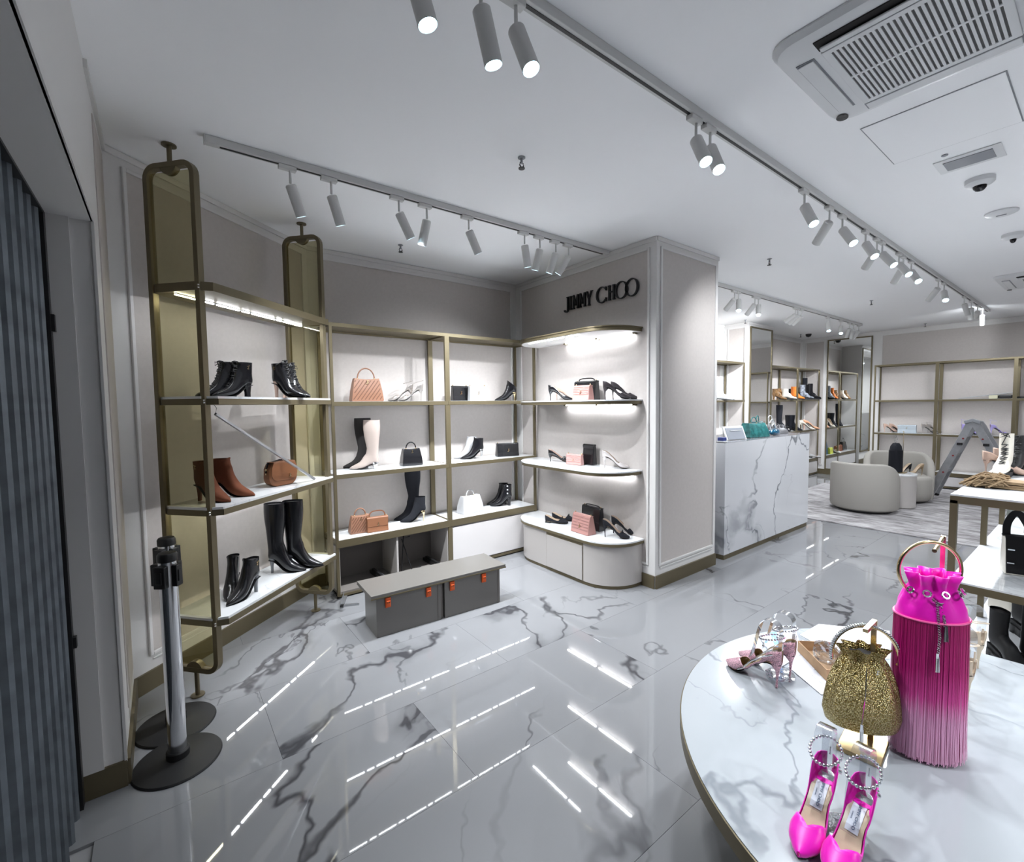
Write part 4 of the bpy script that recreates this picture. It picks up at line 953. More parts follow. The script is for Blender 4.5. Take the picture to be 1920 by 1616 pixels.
for px, m_, lb in (((1130, 877), mat('silver_white_leather', (.6, .56, .55), .35, .2), 'silver white pump of the right pair on the lower column shelf'), ((1147, 869), LEATHER, 'black pump with bow of the right pair on the lower column shelf')):
    a_ = at(*px, z); pump((a_.x, a_.y, z), imgdir(-18), .09, m_, lin=mat('grey_lining', (.25, .22, .21), .5) if m_ is LEATHER else mat('tan_lining', (.35, .27, .21), .5), label=lb, group=gc, bow=m_ is LEATHER)
z = .391
for px, lb in (((1023, 979), 'left black suede flat with bow on the rounded cabinet'), ((1036, 974), 'right black suede flat with bow on the rounded cabinet')):
    a_ = at(*px, z); pump((a_.x, a_.y, z), imgdir(-20), .010, SUEDE, label=lb, group=gc, name='pointed_flat', bow=True, flat=True)
p = at(1101, 994, z); flap_bag((p.x+.07, p.y, z), RB-.05, .225, .205, .07, LEATHER, label='dark bag behind the pink one on the rounded cabinet', handle=.01, mark=False)
p = at(1095, 998, z); flap_bag((p.x-.01, p.y, z), RB-.05, .215, .165, .10, ROSE, label='large rose quilted flap bag on the rounded cabinet', quilt=True, taper=.4, flap=.8)
for px, lb in (((1131, 1006), 'left black suede pump on the rounded cabinet'), ((1147, 999), 'right black suede pump on the rounded cabinet')):
    a_ = at(*px, z); pump((a_.x, a_.y, z), imgdir(-20), .09, SUEDE, lin=mat('tan_lining', (.35, .27, .21), .5), label=lb, group=gc, bow=px[0] < 1140)

# ================================================================== COUNTER TOP GOODS
z = 1.119
p = at(1380, 826, z); t = thing('display_screen', 'grey backed tilted screen in white frame on the left of the counter', 'screen', (4.60, 2.30, z), radians(-8))
MB().loft([[(-.16, 0, .0), (.16, 0, .0), (.16, .012, .0), (-.16, .012, .0)], [(-.15, .06, .135), (.17, .06, .135), (.17, .072, .135), (-.15, .072, .135)]]).build('frame', PLASTIC, t, bevel=.004)
MB().loft([[(-.135, -.003, .008), (.135, -.003, .008), (.135, .004, .008), (-.135, .004, .008)], [(-.125, .048, .118), (.145, .048, .118), (.145, .055, .118), (-.125, .055, .118)]]).build('panel', mat('screen_grey', (.28, .30, .34), .2), t)
MB().box(-.07, .11, .028, .034, .088, .094).build('light_line', PLASTIC, t)
t = thing('card_reader', 'small dark blue and white card reader at the left end of the counter', 'card reader', (4.25, 2.27, z))
MB().box(-.03, .03, -.03, .03, 0, .045).build('body', mat('deep_blue', (.03, .05, .2), .4), t, bevel=.005); MB().box(-.034, .034, -.034, .034, 0, .012).build('base', PLASTIC, t, bevel=.002)
t = tote_bag((5.07, 2.36, z), -.15, .34, .155, .16, TEAL, label='teal bag in crinkled plastic wrap on the counter', mark=False, hr=.05, name='wrapped_bag', hm=TEAL)
t = tote_bag((5.33, 2.44, z), .2, .26, .16, .14, mat('dark_teal_leather', (.03, .10, .12), .3), label='dark blue green bag with white edges behind the teal one on the counter', mark=False, hr=.055, name='wrapped_bag', hm=TEAL)
MB().box(-.11, .11, -.076, -.068, .09, .12).build('white_edge', PLASTIC, t)
t = thing('glossy_clutch', 'glossy blue-green rounded clutch on the counter', 'clutch', (5.50, 2.33, z), .1)
MB().lathe([(.01, .0), (.07, .012), (.085, .035), (.07, .060), (.03, .074), (.003, .076)], n=22, sx=1.35, sy=.6).build('body', mat('glossy_petrol', (.0, .09, .18), .08, coat=1.0, var=.6, vscale=12), t, smooth=True)
MB().sweep([(-.05, 0, .06), (-.09, .0, .11), (-.02, 0, .13), (.05, 0, .07)], .004, n=6).build('strap', PLASTIC, t, smooth=True)
t = thing('mesh_bag_heap', 'heap of grey wire-like mesh bag with looped handles on the counter', 'bag', (5.86, 2.45, z))
b = MB(); random.seed(3)
for i in range(26):
    a = random.random()*6.28; c_ = Vector((random.uniform(-.12, .16), random.uniform(-.06, .08), 0)); r = random.uniform(.04, .10)
    b.sweep([(c_.x+r*cos(a)*u, c_.y+r*sin(a)*u*.6, .012+.10*(1-u*u)*random.uniform(.5, 1)) for u in (-1, -.6, -.2, .2, .6, 1)], .005, n=5)
b.build('wires', mat('grey_wire', (.22, .22, .23), .4, .4), t, smooth=True)
MB().lathe([(.17, 0), (.16, .03), (.12, .055), (.05, .07), (.002, .072)], n=20, sx=1.1, sy=.6).build('body', mat('grey_mesh', (.16, .16, .17), .5, .3, bump=1, bscale=120), t, smooth=True)
MB().sweep(catmull([(-.17, 0, .03), (-.2, 0, .13), (-.12, 0, .17), (-.06, 0, .06)], 4), .005, n=6).sweep(catmull([(-.10, .05, .05), (-.13, .05, .19), (-.04, .05, .2), (-.02, .05, .06)], 4), .005, n=6).build('handle', PLASTIC, t, smooth=True)

# ================================================================== FAR RACK GOODS (behind counter, mirrored pier to corner)
LEO = mat('leopard_leather', (.22, .12, .05), .4, var=.9, vscale=60); ORL = mat('orange_leather', (.75, .20, .03), .4); PEACH = mat('peach_leather', (.78, .42, .26), .4); OFFW = mat('off_white_leather', (.72, .68, .60), .4)
LIMEL = mat('lime_leather', (.55, .60, .08), .4); BLUEL = mat('blue_leather', (.04, .07, .28), .35); STEELB = mat('petrol_blue_leather', (.03, .09, .16), .35)
gf = 'goods on the far rack by the corner'
def fx(px, y=3.86): return min(10.5, aty(px, 750, y).x)
z = 1.531
t = thing('low_sneaker', 'white low sneaker, left of the pair beside the mirrored pier', 'shoe', (6.86, 3.80, z), imgdir(-8)); P_ = boot_mesh(t, .02, .13, 0, WHITEL, point=.2, L=.27)
t = thing('low_sneaker', 'white low sneaker, right of the pair beside the mirrored pier', 'shoe', (7.10, 3.88, z), imgdir(-8)); P_ = boot_mesh(t, .02, .13, 0, WHITEL, point=.2, L=.27)
boot((6.62, 3.85, z), imgdir(0), .05, .22, .0, LEATHER, 'block', label='black boot cut off by the column edge beside the white sneakers', name='ankle_boot')
t = thing('low_sneaker', 'white sneaker on the lower shelf seen past the column edge', 'shoe', (6.62, 3.82, .931), imgdir(-20)); P_ = boot_mesh(t, .02, .12, 0, WHITEL, point=.2, L=.28)
boot((6.60, 3.92, .931), imgdir(0), .05, .2, .0, LEATHER, 'block', label='black boot behind the white sneaker at the column edge', name='ankle_boot')
for px, m_, hh, tp, lb, y, pl_ in ((1448, LEO, .07, .20, 'leopard print bootie at the left end of the crowded upper far shelf', 3.84, 0), (1455, LEO, .07, .21, 'second leopard print bootie on the crowded upper far shelf', 3.92, 0), (1467, OFFW, .04, .19, 'white ankle boot on the crowded upper far shelf', 3.80, .01),
                              (1479, SUEDE, .04, .20, 'dark boot between the white and orange ones on the upper far shelf', 3.90, .01), (1483, ORL, .05, .24, 'orange ankle boot on the crowded upper far shelf', 3.84, .01), (1489, LEATHER, .05, .23, 'black boot with orange toe neighbour on the upper far shelf', 3.92, .01),
                              (1500, mat('silver_black_leather', (.30, .33, .38), .3, .3, var=.8, vscale=30), .04, .27, 'silver and black combat boot on the upper far shelf, right bay', 3.80, .02), (1507, LEATHER, .04, .28, 'black combat boot on the upper far shelf, right bay', 3.88, .02), (1513, SUEDE, .04, .42, 'tallest black boot on the upper far shelf, right bay', 3.92, .02),
                              (1519, LEATHER, .04, .30, 'rightmost black boot with white accents on the upper far shelf', 3.82, .02)):
    boot((fx(px, y), y, z), imgdir(-10), hh, tp, .0, m_, 'block', label=lb, group=gf, plat=pl_, point=.2, L=.25)
z = .931
for px, m_, hh, tp, lb, y, k in ((1457, SUEDE, .09, .50, 'slanting black tall boot on the middle far shelf', 3.88, 'b'), (1474, LEATHER, .06, .30, 'short black boot on the middle far shelf, left bay', 3.90, 'b'), (1481, SUEDE, .06, .30, 'second short black boot on the middle far shelf, left bay', 3.84, 'b')):
    boot((fx(px, y), y, z), imgdir(-10), hh, tp, .02, m_, 'block', label=lb, group=gf, point=.5, L=.24)
for px, m_, lb, y in ((1499, OFFW, 'first of the two off-white pumps on the middle far shelf', 3.80), (1503, OFFW, 'second of the two off-white pumps on the middle far shelf', 3.88), (1508, PEACH, 'left peach pump on the middle far shelf', 3.82), (1514, PEACH, 'right peach pump on the middle far shelf', 3.90), (1519, MESHB, 'dark pump at the right end of the middle far shelf', 3.92)):
    pump((fx(px, y), y, z), imgdir(-10), .13, m_, L=.30, label=lb, group=gf)
z = .341
tote_bag((8.85, 3.86, z), 0, .26, .20, .1, LEATHER, label='black bag on the low far shelf, seen in the wide mirror', group=gf)
flap_bag((9.15, 3.84, z), 0, .22, .14, .08, TANS, label='rust brown bag on the low far shelf, seen in the wide mirror', group=gf)
flap_bag((9.42, 3.80, z), 0, .20, .14, .08, COGNAC, label='cognac bag on the low far shelf, seen in the wide mirror', group=gf)
flap_bag((9.90, 3.78, z), 0, .18, .13, .08, LIMEL, label='lime bag on the low far shelf, seen in the wide mirror', group=gf)
t = tote_bag((10.2, 3.84, z), 0, .34, .36, .14, STEELB, label='petrol blue bucket bag with violet handle on the low far shelf', group=gf, hm=BLUEL, hr=.10)
for i, (x, r_) in enumerate(((9.62, .2), (10.55, -.1))):
    pump((x, 3.78, z), imgdir(-10), .02, WHITEL, label=('left' if i == 0 else 'right')+' white flat on the low far shelf, seen in the wide mirror', group=gf, flat=True, name='flat_shoe')

# far rack on the far wall
z = .911
def fy_(px): return atx(px, 800, 10.55).y
for i, px in enumerate((1656, 1664)):
    pump((10.58+.1*i, fy_(px), z), imgdir(-8), .10, NUDE, label=('left' if i == 0 else 'right')+' nude pump on the far wall rack left of the clutch', L=.24)
flap_bag((10.62, fy_(1699), z), -pi/2, .26, .14, .07, mat('silver_clutch', (.55, .62, .68), .25, .5), label='small silver box clutch on the far wall rack', name='box_clutch', taper=1, flap=.5, chain=False)
for i, px in enumerate((1728, 1735)):
    sandal((10.56+.1*i, fy_(px), z), imgdir(-8), .11, mat('silver_leather', (.45, .42, .40), .3, .6), label=('left' if i == 0 else 'right')+' silver sandal on the far wall rack left of the ladder', L=.26)
LILAC = mat('lilac_satin', (.42, .36, .72), .4)
for px, lb in ((1802, 'lilac sandal on the far wall rack, left of the ladder top'), (1856, 'lilac sandal on the far wall rack, right of the ladder top')):
    sandal((10.6, fy_(px), z), imgdir(-8), .12, LILAC, label=lb, L=.28, height=.10)
z = 1.501; y0 = fy_(1851); y1 = fy_(1905)
t = thing('tape_dispenser', 'cream and black packing tape dispenser lying on the upper far wall shelf', 'tape dispenser', (10.6, y0, z), -pi/2)
MB().box(0, .10, -.05, .05, 0, .055).build('tape_roll', mat('tape_cream', (.60, .58, .42), .5), t, bevel=.01)
MB().box(.10, .26, -.03, .03, 0, .06).build('grip', BLACKM, t, bevel=.02); MB().box(.26, .42, -.03, .03, 0, .03).build('tail', BLACKM, t, bevel=.008)
t = thing('long_rod', 'long thin pale rod leaning along the upper far wall shelf', 'rod', (0, 0, 0))
MB().sweep([(10.72, 1.62, 1.512), (10.72, .95, 1.60)], .008, n=6).build('rod', ALU, t)

# ladder
lad = thing('step_ladder', 'aluminium folding step ladder standing open before the far wall rack', 'ladder', (0, 0, .013))
xl = 9.10; AP = Vector((xl, 1.215, 1.155))
def fa(px, py, x): return atx(px, py, x)
F1 = Vector((9.12, 1.665, .01)); F2 = Vector((9.12, .68, .01))
for dx, nm_ in ((0, 'stile'), (.42, 'stile')):
    for F_ in (F1, F2):
        e = Vector((dx if F_ is not None else 0, 0, 0)); k = .10*(1 if dx else -1)*0
        a_ = AP+Vector((dx*.8, .02 if F_ is F1 else -.02, 0)); b_ = F_+Vector((dx, 0, 0))
        MB().sweep([b_, a_], .088, .03, up=(1, 0, 0)).build('stile', ALU, lad, bevel=.004)
        d_ = (a_-b_).normalized(); MB().sweep([b_-d_*.01, b_+d_*.035], .096, .036, up=(1, 0, 0)).build('rubber_foot', BLACKM, lad)
for F_ in (F1, F2):
    for u in (.14, .36, .58, .80):
        c0 = F_.lerp(AP, u); MB().sweep([c0, c0+Vector((.40, 0, 0))], .035, .028, up=(0, 0, 1)).build('rung', ALU, lad)
        MB().sweep([c0+Vector((-.022, 0, 0)), c0+Vector((-.030, 0, 0))], .012, n=8).build('rung_clip', mat('dark_red_plastic', (.22, .02, .02), .5), lad)
MB().sweep([AP+Vector((-.03, -.08, 0)), AP+Vector((-.035, .0, .035)), AP+Vector((-.03, .08, 0))], .05, .05, up=(1, 0, 0)).build('hinge', GREYPL, lad, bevel=.01)
for s_ in (-1, 1): 
    c0 = AP.lerp(F1 if s_ > 0 else F2, .27); MB().box(c0.x-.05, c0.x-.02, c0.y-.03, c0.y+.03, c0.z-.015, c0.z+.02).build('lock_lever', BLACKM, lad)

# armchairs and side table
def armchair(cx, cy, rz, label, R=.36, rs=.33, back=.665, seat=.385):
    t = thing('barrel_armchair', label, 'armchair', (cx, cy, .012), rz)
    MB().lathe([(R*.82, 0), (R*.82, .03)], n=32).build('plinth', BLACKM, t)
    MB().lathe([(R*.90, .03), (R*.97, .06), (R, .14), (R, seat-.05), (R*.96, seat-.012), (R*.88, seat), (.01, seat+.008)], n=40).build('seat', FABRIC, t, smooth=60)
    th = .075; rings = []
    n = 34
    for i in range(n+1):
        a = radians(-112+224*i/n); u = abs(-112+224*i/n)/112; 
        h = seat-.02+(back-seat+.02)*(1-max(0, (u-.42)/.58)**2.2)
        c = Vector((-cos(a), sin(a), 0)); Ro = R+.012; Ri = R-th
        p = lambda r, z: (c.x*r, c.y*r, z)
        rings.append([p(Ro*.97, .05), p(Ro, .09), p(Ro, h-.03), p(Ro-.014, h-.007), p((Ro+Ri)/2, h), p(Ri+.014, h-.007), p(Ri, h-.03), p(Ri, .10)])
    MB().loft(rings).build('backrest', FABRIC, t, smooth=60)
    return t
armchair(7.60, 2.05, radians(-4), 'grey upholstered barrel armchair seen from behind, nearest on the carpet', R=.37, back=.66)
armchair(8.75, 1.95, radians(200), 'grey upholstered barrel armchair facing the room, beside the ladder', R=.40, back=.70)
t = thing('round_side_table', 'small round pale side table between the two armchairs', 'side table', (8.15, 1.80, .012))
MB().lathe([(.17, 0), (.17, .012), (.19, .014), (.19, .45)], n=32).build('drum', LACQ, t, smooth=35)
MB().lathe([(.195, .45), (.195, .468), (.185, .475)], n=32).build('top', MARBLE, t, smooth=35)
# bag stand with black fringed bucket bag
zt_ = .488
t = thing('bag_stand', 'slim gold bag stand on the side table between the armchairs', 'bag stand', (8.17, 1.78, zt_))
MB().box(-.07, .07, -.05, .05, 0, .008).build('base', GOLDB, t); MB().sweep([(.05, 0, .008), (.05, 0, .58), (-.01, 0, .58)], .006, .006).build('post', GOLD, t)
t = thing('fringed_bucket_bag', 'black fringed bucket bag with metal ring handle hanging on the stand by the armchairs', 'handbag', (8.13, 1.84, zt_+.012))
b = MB(); b.loft([[(rx*cos(2*pi*k/20), rx*.7*sin(2*pi*k/20), zz) for k in range(20)] for rx, zz in ((.10, 0), (.10, .3), (.085, .36), (.05, .40))]); b.build('body', SUEDE, t, smooth=50)
b = MB()
for k in range(60): a = 2*pi*k/60; b.sweep([(.103*cos(a), .073*sin(a), .30), (.106*cos(a), .076*sin(a), .001)], .005, .002)
b.build('fringe', SUEDE, t)['kind'] = 'stuff'
MB().sweep([(.055*cos(2*pi*k/24), 0, .445+.055*sin(2*pi*k/24)) for k in range(24)], .004, closed=True, up=(0, 1, 0), n=6).build('ring_handle', SILVER, t, smooth=True)
pump((8.66, 1.78, .408), imgdir(180), .11, SUEDE, label='black pump standing on the seat of the far armchair', L=.22)
pump((8.74, 1.66, .408), imgdir(180), .11, mat('gold_tan', (.35, .26, .16), .4), label='tan pump standing on the seat of the far armchair', L=.22)

# ================================================================== RIGHT DISPLAY TABLE RACK
E = thing('display_gondola', 'bronze framed display with three white marble levels at the right edge', 'display table', (3.11, .485, 0)); P = .028
def level(name, x0, x1, z, wd, th=.042, joints=()):
    f = MB().box(x0, x1, -.018, 0, z-th, z-.008).box(x0, x1, -wd, -wd+.018, z-th, z-.008).box(x0, x0+.018, -wd+.018, -.018, z-th, z-.008).box(x1-.018, x1, -wd+.018, -.018, z-th, z-.008).build(name, BRASS, E)
    xs_ = [x0, *joints, x1]
    for a, c in zip(xs_, xs_[1:]): MB().box(a+.001, c-.001, -wd+.001, -.001, z-.012, z).build('marble_top', MARBLE, f)
level('top_level', 0, 1.72, 1.03, .95, .045, joints=(.94,))
level('middle_level', .02, 2.6, .59, .95, .045, joints=(.94, 1.71))
level('lower_level', .02, 2.6, .13, .95, .045, joints=(.94, 1.71))
for x, zt2 in ((0, 1.0), (.93, 1.0), (1.69, 1.0)):
    for y in (-P, -.95): MB().box(x, x+P, y, y+P, 0.0, zt2).build('post', BRASS, E)
z = 1.031
# camel scarf, folded with fringe
p = at(1830, 915, z)
t = thing('camel_scarf', 'folded camel scarf with ruffled fringe on the right-hand display', 'scarf', (0, 0, 0))
a_ = at(1862, 912, z); b_ = a_+Vector((.10, -.34, 0)); b = MB()
dirv = Vector((.07, -1, 0)).normalized(); sd_ = Vector((1, .07, 0)).normalized()
for layer in range(4):
    rings = []
    for i in range(7):
        u = i/6; c = a_+dirv*(u*.5)+Vector((0, 0, .004+layer*.009)); hw = .085-.006*layer
        rings.append([c+sd_*(s_*hw+.006*sin(7*u+layer)) + Vector((0, 0, dz+.004*sin(9*u+2*layer+4*s_))) for s_, dz in ((-1, 0), (-.5, .0), (0, .0), (.5, .0), (1, 0), (1, .009), (.5, .012), (0, .010), (-.5, .012), (-1, .009))])
    b.loft(rings)
b.build('folds', SCARFM, t, smooth=60)
b = MB(); random.seed(5)
for i in range(300):
    s_ = random.uniform(-.10, .10); q = a_+dirv*random.uniform(0, .06)+sd_*s_+Vector((0, 0, random.uniform(.01, .055))); L_ = random.uniform(.05, .13)
    e_ = q-dirv*L_+sd_*random.uniform(-.02, .02); e_.z = z+random.uniform(.003, .02); mid = (q+e_)/2+Vector((0, 0, random.uniform(0, .035)))+sd_*random.uniform(-.01, .01)
    b.sweep([q, mid, e_], .0042, n=4)
f_ = b.build('fringe', SCARFM, t); f_['kind'] = 'stuff'
for px, lb in (((1842, 888), 'left blush pump standing on the right-hand display'), ((1862, 880), 'right blush pump behind, on the right-hand display')):
    q = at(*px, z); pump((q.x, q.y, z), imgdir(-28), .085, NUDE, label=lb, L=.205, lin=mat('pale_lining', (.72, .62, .54), .5))
q = at(1886, 893, z); boot((q.x+.13, q.y+.01, z), atan2(-q.y, -q.x)-.15, .03, .235, .0, OFFW, 'chunk', label='white combat boot with black laces facing front on the right-hand display', laces=RUBBER, point=.1, plat=.02, name='combat_boot', L=.24)
q = at(1905, 892, z); boot((q.x+.22, q.y-.01, z), atan2(-q.y, -q.x)-.3, .03, .215, .0, RUBBER, 'chunk', label='black combat boot beside the white laced one on the right-hand display', laces=True, point=.1, plat=.02, name='combat_boot', L=.24)
t = thing('blush_box', 'brown and pale pink boxes at the far end of the right-hand display', 'box', (4.55, .12, z)); MB().box(-.05, .05, .0, .08, 0, .15).build('carton', PINKB, t, bevel=.004); MB().box(-.05, .05, .09, .17, .0, .17).build('carton', COGNAC, t, bevel=.004)
# middle level: black and white bag with straps
z = .591; q = at(1880, 1075, z)
t = flap_bag((q.x+.06, q.y-.04, z), radians(-72), .10, .20, .10, OFFW, label='white and black structured bag with black felt front on the middle level', flap=.95, mark=False, chain=False, taper=.9, fm=mat('black_felt', (.012, .012, .013), .95))
b = MB(); b.sweep(catmull([(-.04, 0, .19), (-.035, .01, .26), (0, .02, .315), (.04, .02, .25), (.06, .02, .17), (.065, .02, .05)], 4), .03, .006, up=(0, 1, 0)); b.build('strap', BLACKM, t, smooth=40)
for zz in (.06, .13): MB().box(-.045, -.02, -.060, -.050, zz, zz+.006).build('buckle', SILVER, t)
q = at(1910, 1010, z); t = flap_bag((q.x+.22, q.y-.10, z), radians(-100), .18, .26, .08, LEATHER, label='black bag behind the black and white one on the middle level', mark=False, chain=False)
q = at(1915, 985, z); t = tote_bag((q.x+.35, q.y, z), radians(-100), .2, .22, .1, mat('olive_grey_leather', (.20, .21, .19), .5), label='grey green bag at the far end of the middle level', mark=False)
z = .131
q = at(1858, 1232, z); boot((q.x+.03, q.y-.0, z), imgdir(250), .035, .235, .0, RUBBER, 'chunk', label='left black rubber boot with thick sole on the lowest level', point=.0, plat=.035, name='chunky_boot', L=.27, flare=.01)
q = at(1902, 1248, z); boot((q.x+.02, q.y-.02, z), imgdir(285), .035, .30, .0, RUBBER, 'chunk', label='right black rubber boot with thick sole on the lowest level, cut by the frame', point=.0, plat=.035, name='chunky_boot', L=.27, flare=.012)
q = at(1885, 1195, z); boot((q.x+.16, q.y-.02, z), imgdir(255), .035, .34, .02, RUBBER, 'chunk', label='taller black boot behind the pair of thick-soled ones', point=.0, plat=.035, name='chunky_boot', L=.28, flare=.015)
q = at(1880, 1150, z); t = flap_bag((q.x+.10, q.y+.0, z), radians(-95), .15, .26, .06, OFFW, label='pale bag behind the black boots on the lowest level', mark=False, chain=False)

# ================================================================== ROUND TABLE AND ITS GOODS
ZT = .42
TC = Vector((1.308*1.4365, .112*1.4365, 0)); TRR = .605*1.4365
tb = thing('round_display_table', 'large low round marble-topped table with dark bronze edge in the right foreground', 'table', (TC.x, TC.y, 0))
MB().lathe([(TRR-.004, ZT-.052), (TRR, ZT-.050), (TRR, ZT-.004), (TRR-.003, ZT-.003)], n=128).build('edge_band', BRASS, tb, smooth=30)
MB().lathe([(TRR-.004, ZT-.02), (TRR-.004, ZT)], n=128).build('top', TABM, tb, smooth=30)
MB().lathe([(.42, .0), (.42, .03), (.38, .035), (.38, ZT-.05)], n=64).build('pedestal', BRASS, tb, smooth=30)
z = ZT+.001

# gold stand + crystal bag
c0 = (at(1599, 1363, z+.014)+at(1638, 1428, z+.014))/2; u = at(1667, 1391, z+.014)-at(1599, 1363, z+.014); rzg = atan2(u.y, u.x)
gs = thing('bag_stand', 'brushed gold stand with square base holding the crystal bag on the round table', 'bag stand', (c0.x, c0.y, z), rzg)
MB().box(-.055, .055, -.068, .068, 0, .014).build('base', GOLDB, gs, bevel=.0015)
q = at(1632, 1385, z+.014); top_ = .40
Mi = Matrix.Rotation(-rzg, 4, 'Z') @ Matrix.Translation(-Vector((c0.x, c0.y, z))); ql = Mi @ Vector((q.x, q.y, z+.014))
tz = (1.026-1.5)*1.4365+1.5-z
h1 = Mi @ onp(1607, 1183, (q.x, q.y, 0), (FW.x, FW.y, 0)); 
MB().sweep([(ql.x, ql.y, .012), (ql.x, ql.y, tz), (ql.x-.0, ql.y, tz)], .014, .014, up=(1, 0, 0)).sweep([(ql.x, ql.y+.004, tz-.006), (ql.x-.01, ql.y-.075, tz-.012)], .014, .012, up=(0, 0, 1)).build('post', GOLD, gs, bevel=.001)
GCR = mat('gold_crystal_mesh', (.55, .45, .20), .25, .9)
nt = GCR.node_tree; bs = nt.nodes['Principled BSDF']; tc_ = nt.nodes.new('ShaderNodeTexCoord'); vo = nt.nodes.new('ShaderNodeTexVoronoi'); vo.inputs['Scale'].default_value = 260; vo.feature = 'F1'
nt.links.new(tc_.outputs['Object'], vo.inputs['Vector']); bp = nt.nodes.new('ShaderNodeBump'); bp.inputs['Strength'].default_value = 1; bp.inputs['Distance'].default_value = .003; bp.invert = True
nt.links.new(vo.outputs['Distance'], bp.inputs['Height']); nt.links.new(bp.outputs[0], bs.inputs['Normal'])
cr = nt.nodes.new('ShaderNodeValToRGB'); cr.color_ramp.elements[0].position = .0; cr.color_ramp.elements[0].color = (1.0, .88, .52, 1); cr.color_ramp.elements[1].position = .62; cr.color_ramp.elements[1].color = (.30, .22, .07, 1)  # bright cell centres paint the sparkle of the stones into the gold
nt.links.new(vo.outputs['Distance'], cr.inputs[0]); nt.links.new(cr.outputs[0], bs.inputs['Base Color'])
bc = onp(1612, 1281, (q.x, q.y, 0), (FW.x, FW.y, 0)); bagw = world_w(112, bc)/2
gb_ = thing('crystal_bucket_bag', 'small gold crystal-covered drawstring bag hanging from the gold stand', 'handbag', (bc.x-FW.x*.01, bc.y-FW.y*.01, bc.z), imgdir(0)-radians(14))
def pleat_ring(rx, ry, z_, amp, n=8, N=96, ph=0): return [((rx*(1+amp*cos(n*a+ph)))*cos(a), (ry*(1+amp*cos(n*a+ph)))*sin(a), z_) for a in [2*pi*k/N for k in range(N)]]
H_ = world_w(160, bc)
prof = [(.80, -.47, .0, 0), (1.04, -.44, .01, .1), (1.12, -.32, .02, .2), (1.06, -.16, .035, .3), (.95, .02, .06, .5), (.80, .17, .10, .6), (.62, .29, .16, .7), (.50, .35, .2, .7), (.56, .41, .24, .7), (.64, .46, .28, .7)]
b = MB(); b.loft([pleat_ring(bagw*r, bagw*.62*r, H_*zz, am, ph=1.1) for r, zz, am, _ in prof], True, False)
b.build('pouch', GCR, gb_, smooth=70)
MB().loft([pleat_ring(bagw*.50, bagw*.30, H_*.37, .2, ph=1.1)], True, False) if False else None
MB().add(pleat_ring(bagw*.50, bagw*.30, H_*.385, .2, ph=1.1), [tuple(range(96))]).build('opening', INK, gb_)  # near-black sheet, painting in the shade inside the pouch
hr_ = bagw*.95; hp = [(hr_*.05+hr_*cos(a), 0, H_*.36+hr_*1.05*sin(a)) for a in [pi*(k/44) for k in range(-3, 48)]]
hb = MB().sweep(hp, .0045, n=8, up=(0, 1, 0)); hd_ = hb.build('handle', GOLD, gb_, smooth=True)
cs = MB()
for i, p_ in enumerate(hp):
    for s_ in (-1, 1):
        d_ = Vector((p_[0]-hr_*.05, 0, p_[2]-H_*.36)).normalized(); cs.ball(Vector(p_)+d_*.0045+Vector((0, s_*.003, 0)), .0036, 6, 4)
cs.build('handle_crystals', CRYST, hd_, smooth=True)
tq = MB(); tq.sweep([(-.012, -bagw*.52, H_*.30), (-.02, -bagw*.72, H_*.05), (-.03, -bagw*.78, -H_*.30)], .0016, n=5)
for i in range(5): tq.sweep([(-.034+.002*i, -bagw*.78, -H_*.36), (-.035+.0025*i, -bagw*.79, -H_*.60)], .0012, n=4)
tq.cyl((-.03, -bagw*.78, -H_*.30), (-.03, -bagw*.78, -H_*.38), .004, n=10).build('tassel', SILVER, gb_, smooth=True)
jc_mark(gb_, Matrix.Translation((.018, -bagw*.5, H_*.26)) @ Matrix.Rotation(pi/2, 4, 'X'), .014, SILVER)

# pink fringed bucket bag on its stand
cb = at(1735, 1408, z); wpx = world_w(137, (cb.x, cb.y, .6)); R0 = wpx/2*.87
def zz_(v): return (v-1.5)*1.4365+1.5
zr = zz_(.758); ztop = zz_(1.045); 
hh_ = lambda y: EYE.z+ray(1733, y).z*hypot(cb.x, cb.y)/hypot(ray(1733, y).x, ray(1733, y).y)
zrim = hh_(1150); zneck = hh_(1096); zlip = hh_(1072); zbot = hh_(1415)
pk = thing('fringed_bucket_bag', 'tall hot pink drawstring bag with ombre fringe fading to pale pink on the round table', 'handbag', (cb.x, cb.y, z), imgdir(0)-radians(8))
N = 120
def el(r, zz, amp=0, n=9, ph=0): return [((R0*r*(1+amp*cos(n*a+ph)))*cos(a), R0*.72*r*(1+amp*cos(n*a+ph))*sin(a), zz-z) for a in [2*pi*k/N for k in range(N)]]
b = MB(); b.loft([el(.94, zrim-.01), el(.93, zrim+.01, .01), el(.86, zrim+(zneck-zrim)*.42, .05, 8), el(.70, zrim+(zneck-zrim)*.78, .11, 8), el(.55, zneck, .16, 8), el(.58, zneck+(zlip-zneck)*.5, .20, 8), el(.66, zlip+.004, .20, 8)], True, False)
b.build('satin_top', PINKS, pk, smooth=75, solid=.002)
b = MB().sweep([p_ for p_ in el(.965, zrim+.002)], .0032, closed=True, n=6); b.build('piping', mat('coral_piping', (.9, .12, .38), .4), pk, smooth=True)
FR = bpy.data.materials.new('ombre_fringe'); FR.use_nodes = True; nt = FR.node_tree; bs = nt.nodes['Principled BSDF']; bs.inputs['Roughness'].default_value = .6
tc_ = nt.nodes.new('ShaderNodeTexCoord'); sx_ = nt.nodes.new('ShaderNodeSeparateXYZ'); mr = nt.nodes.new('ShaderNodeMapRange'); mr.inputs[1].default_value = 0; mr.inputs[2].default_value = zrim-z
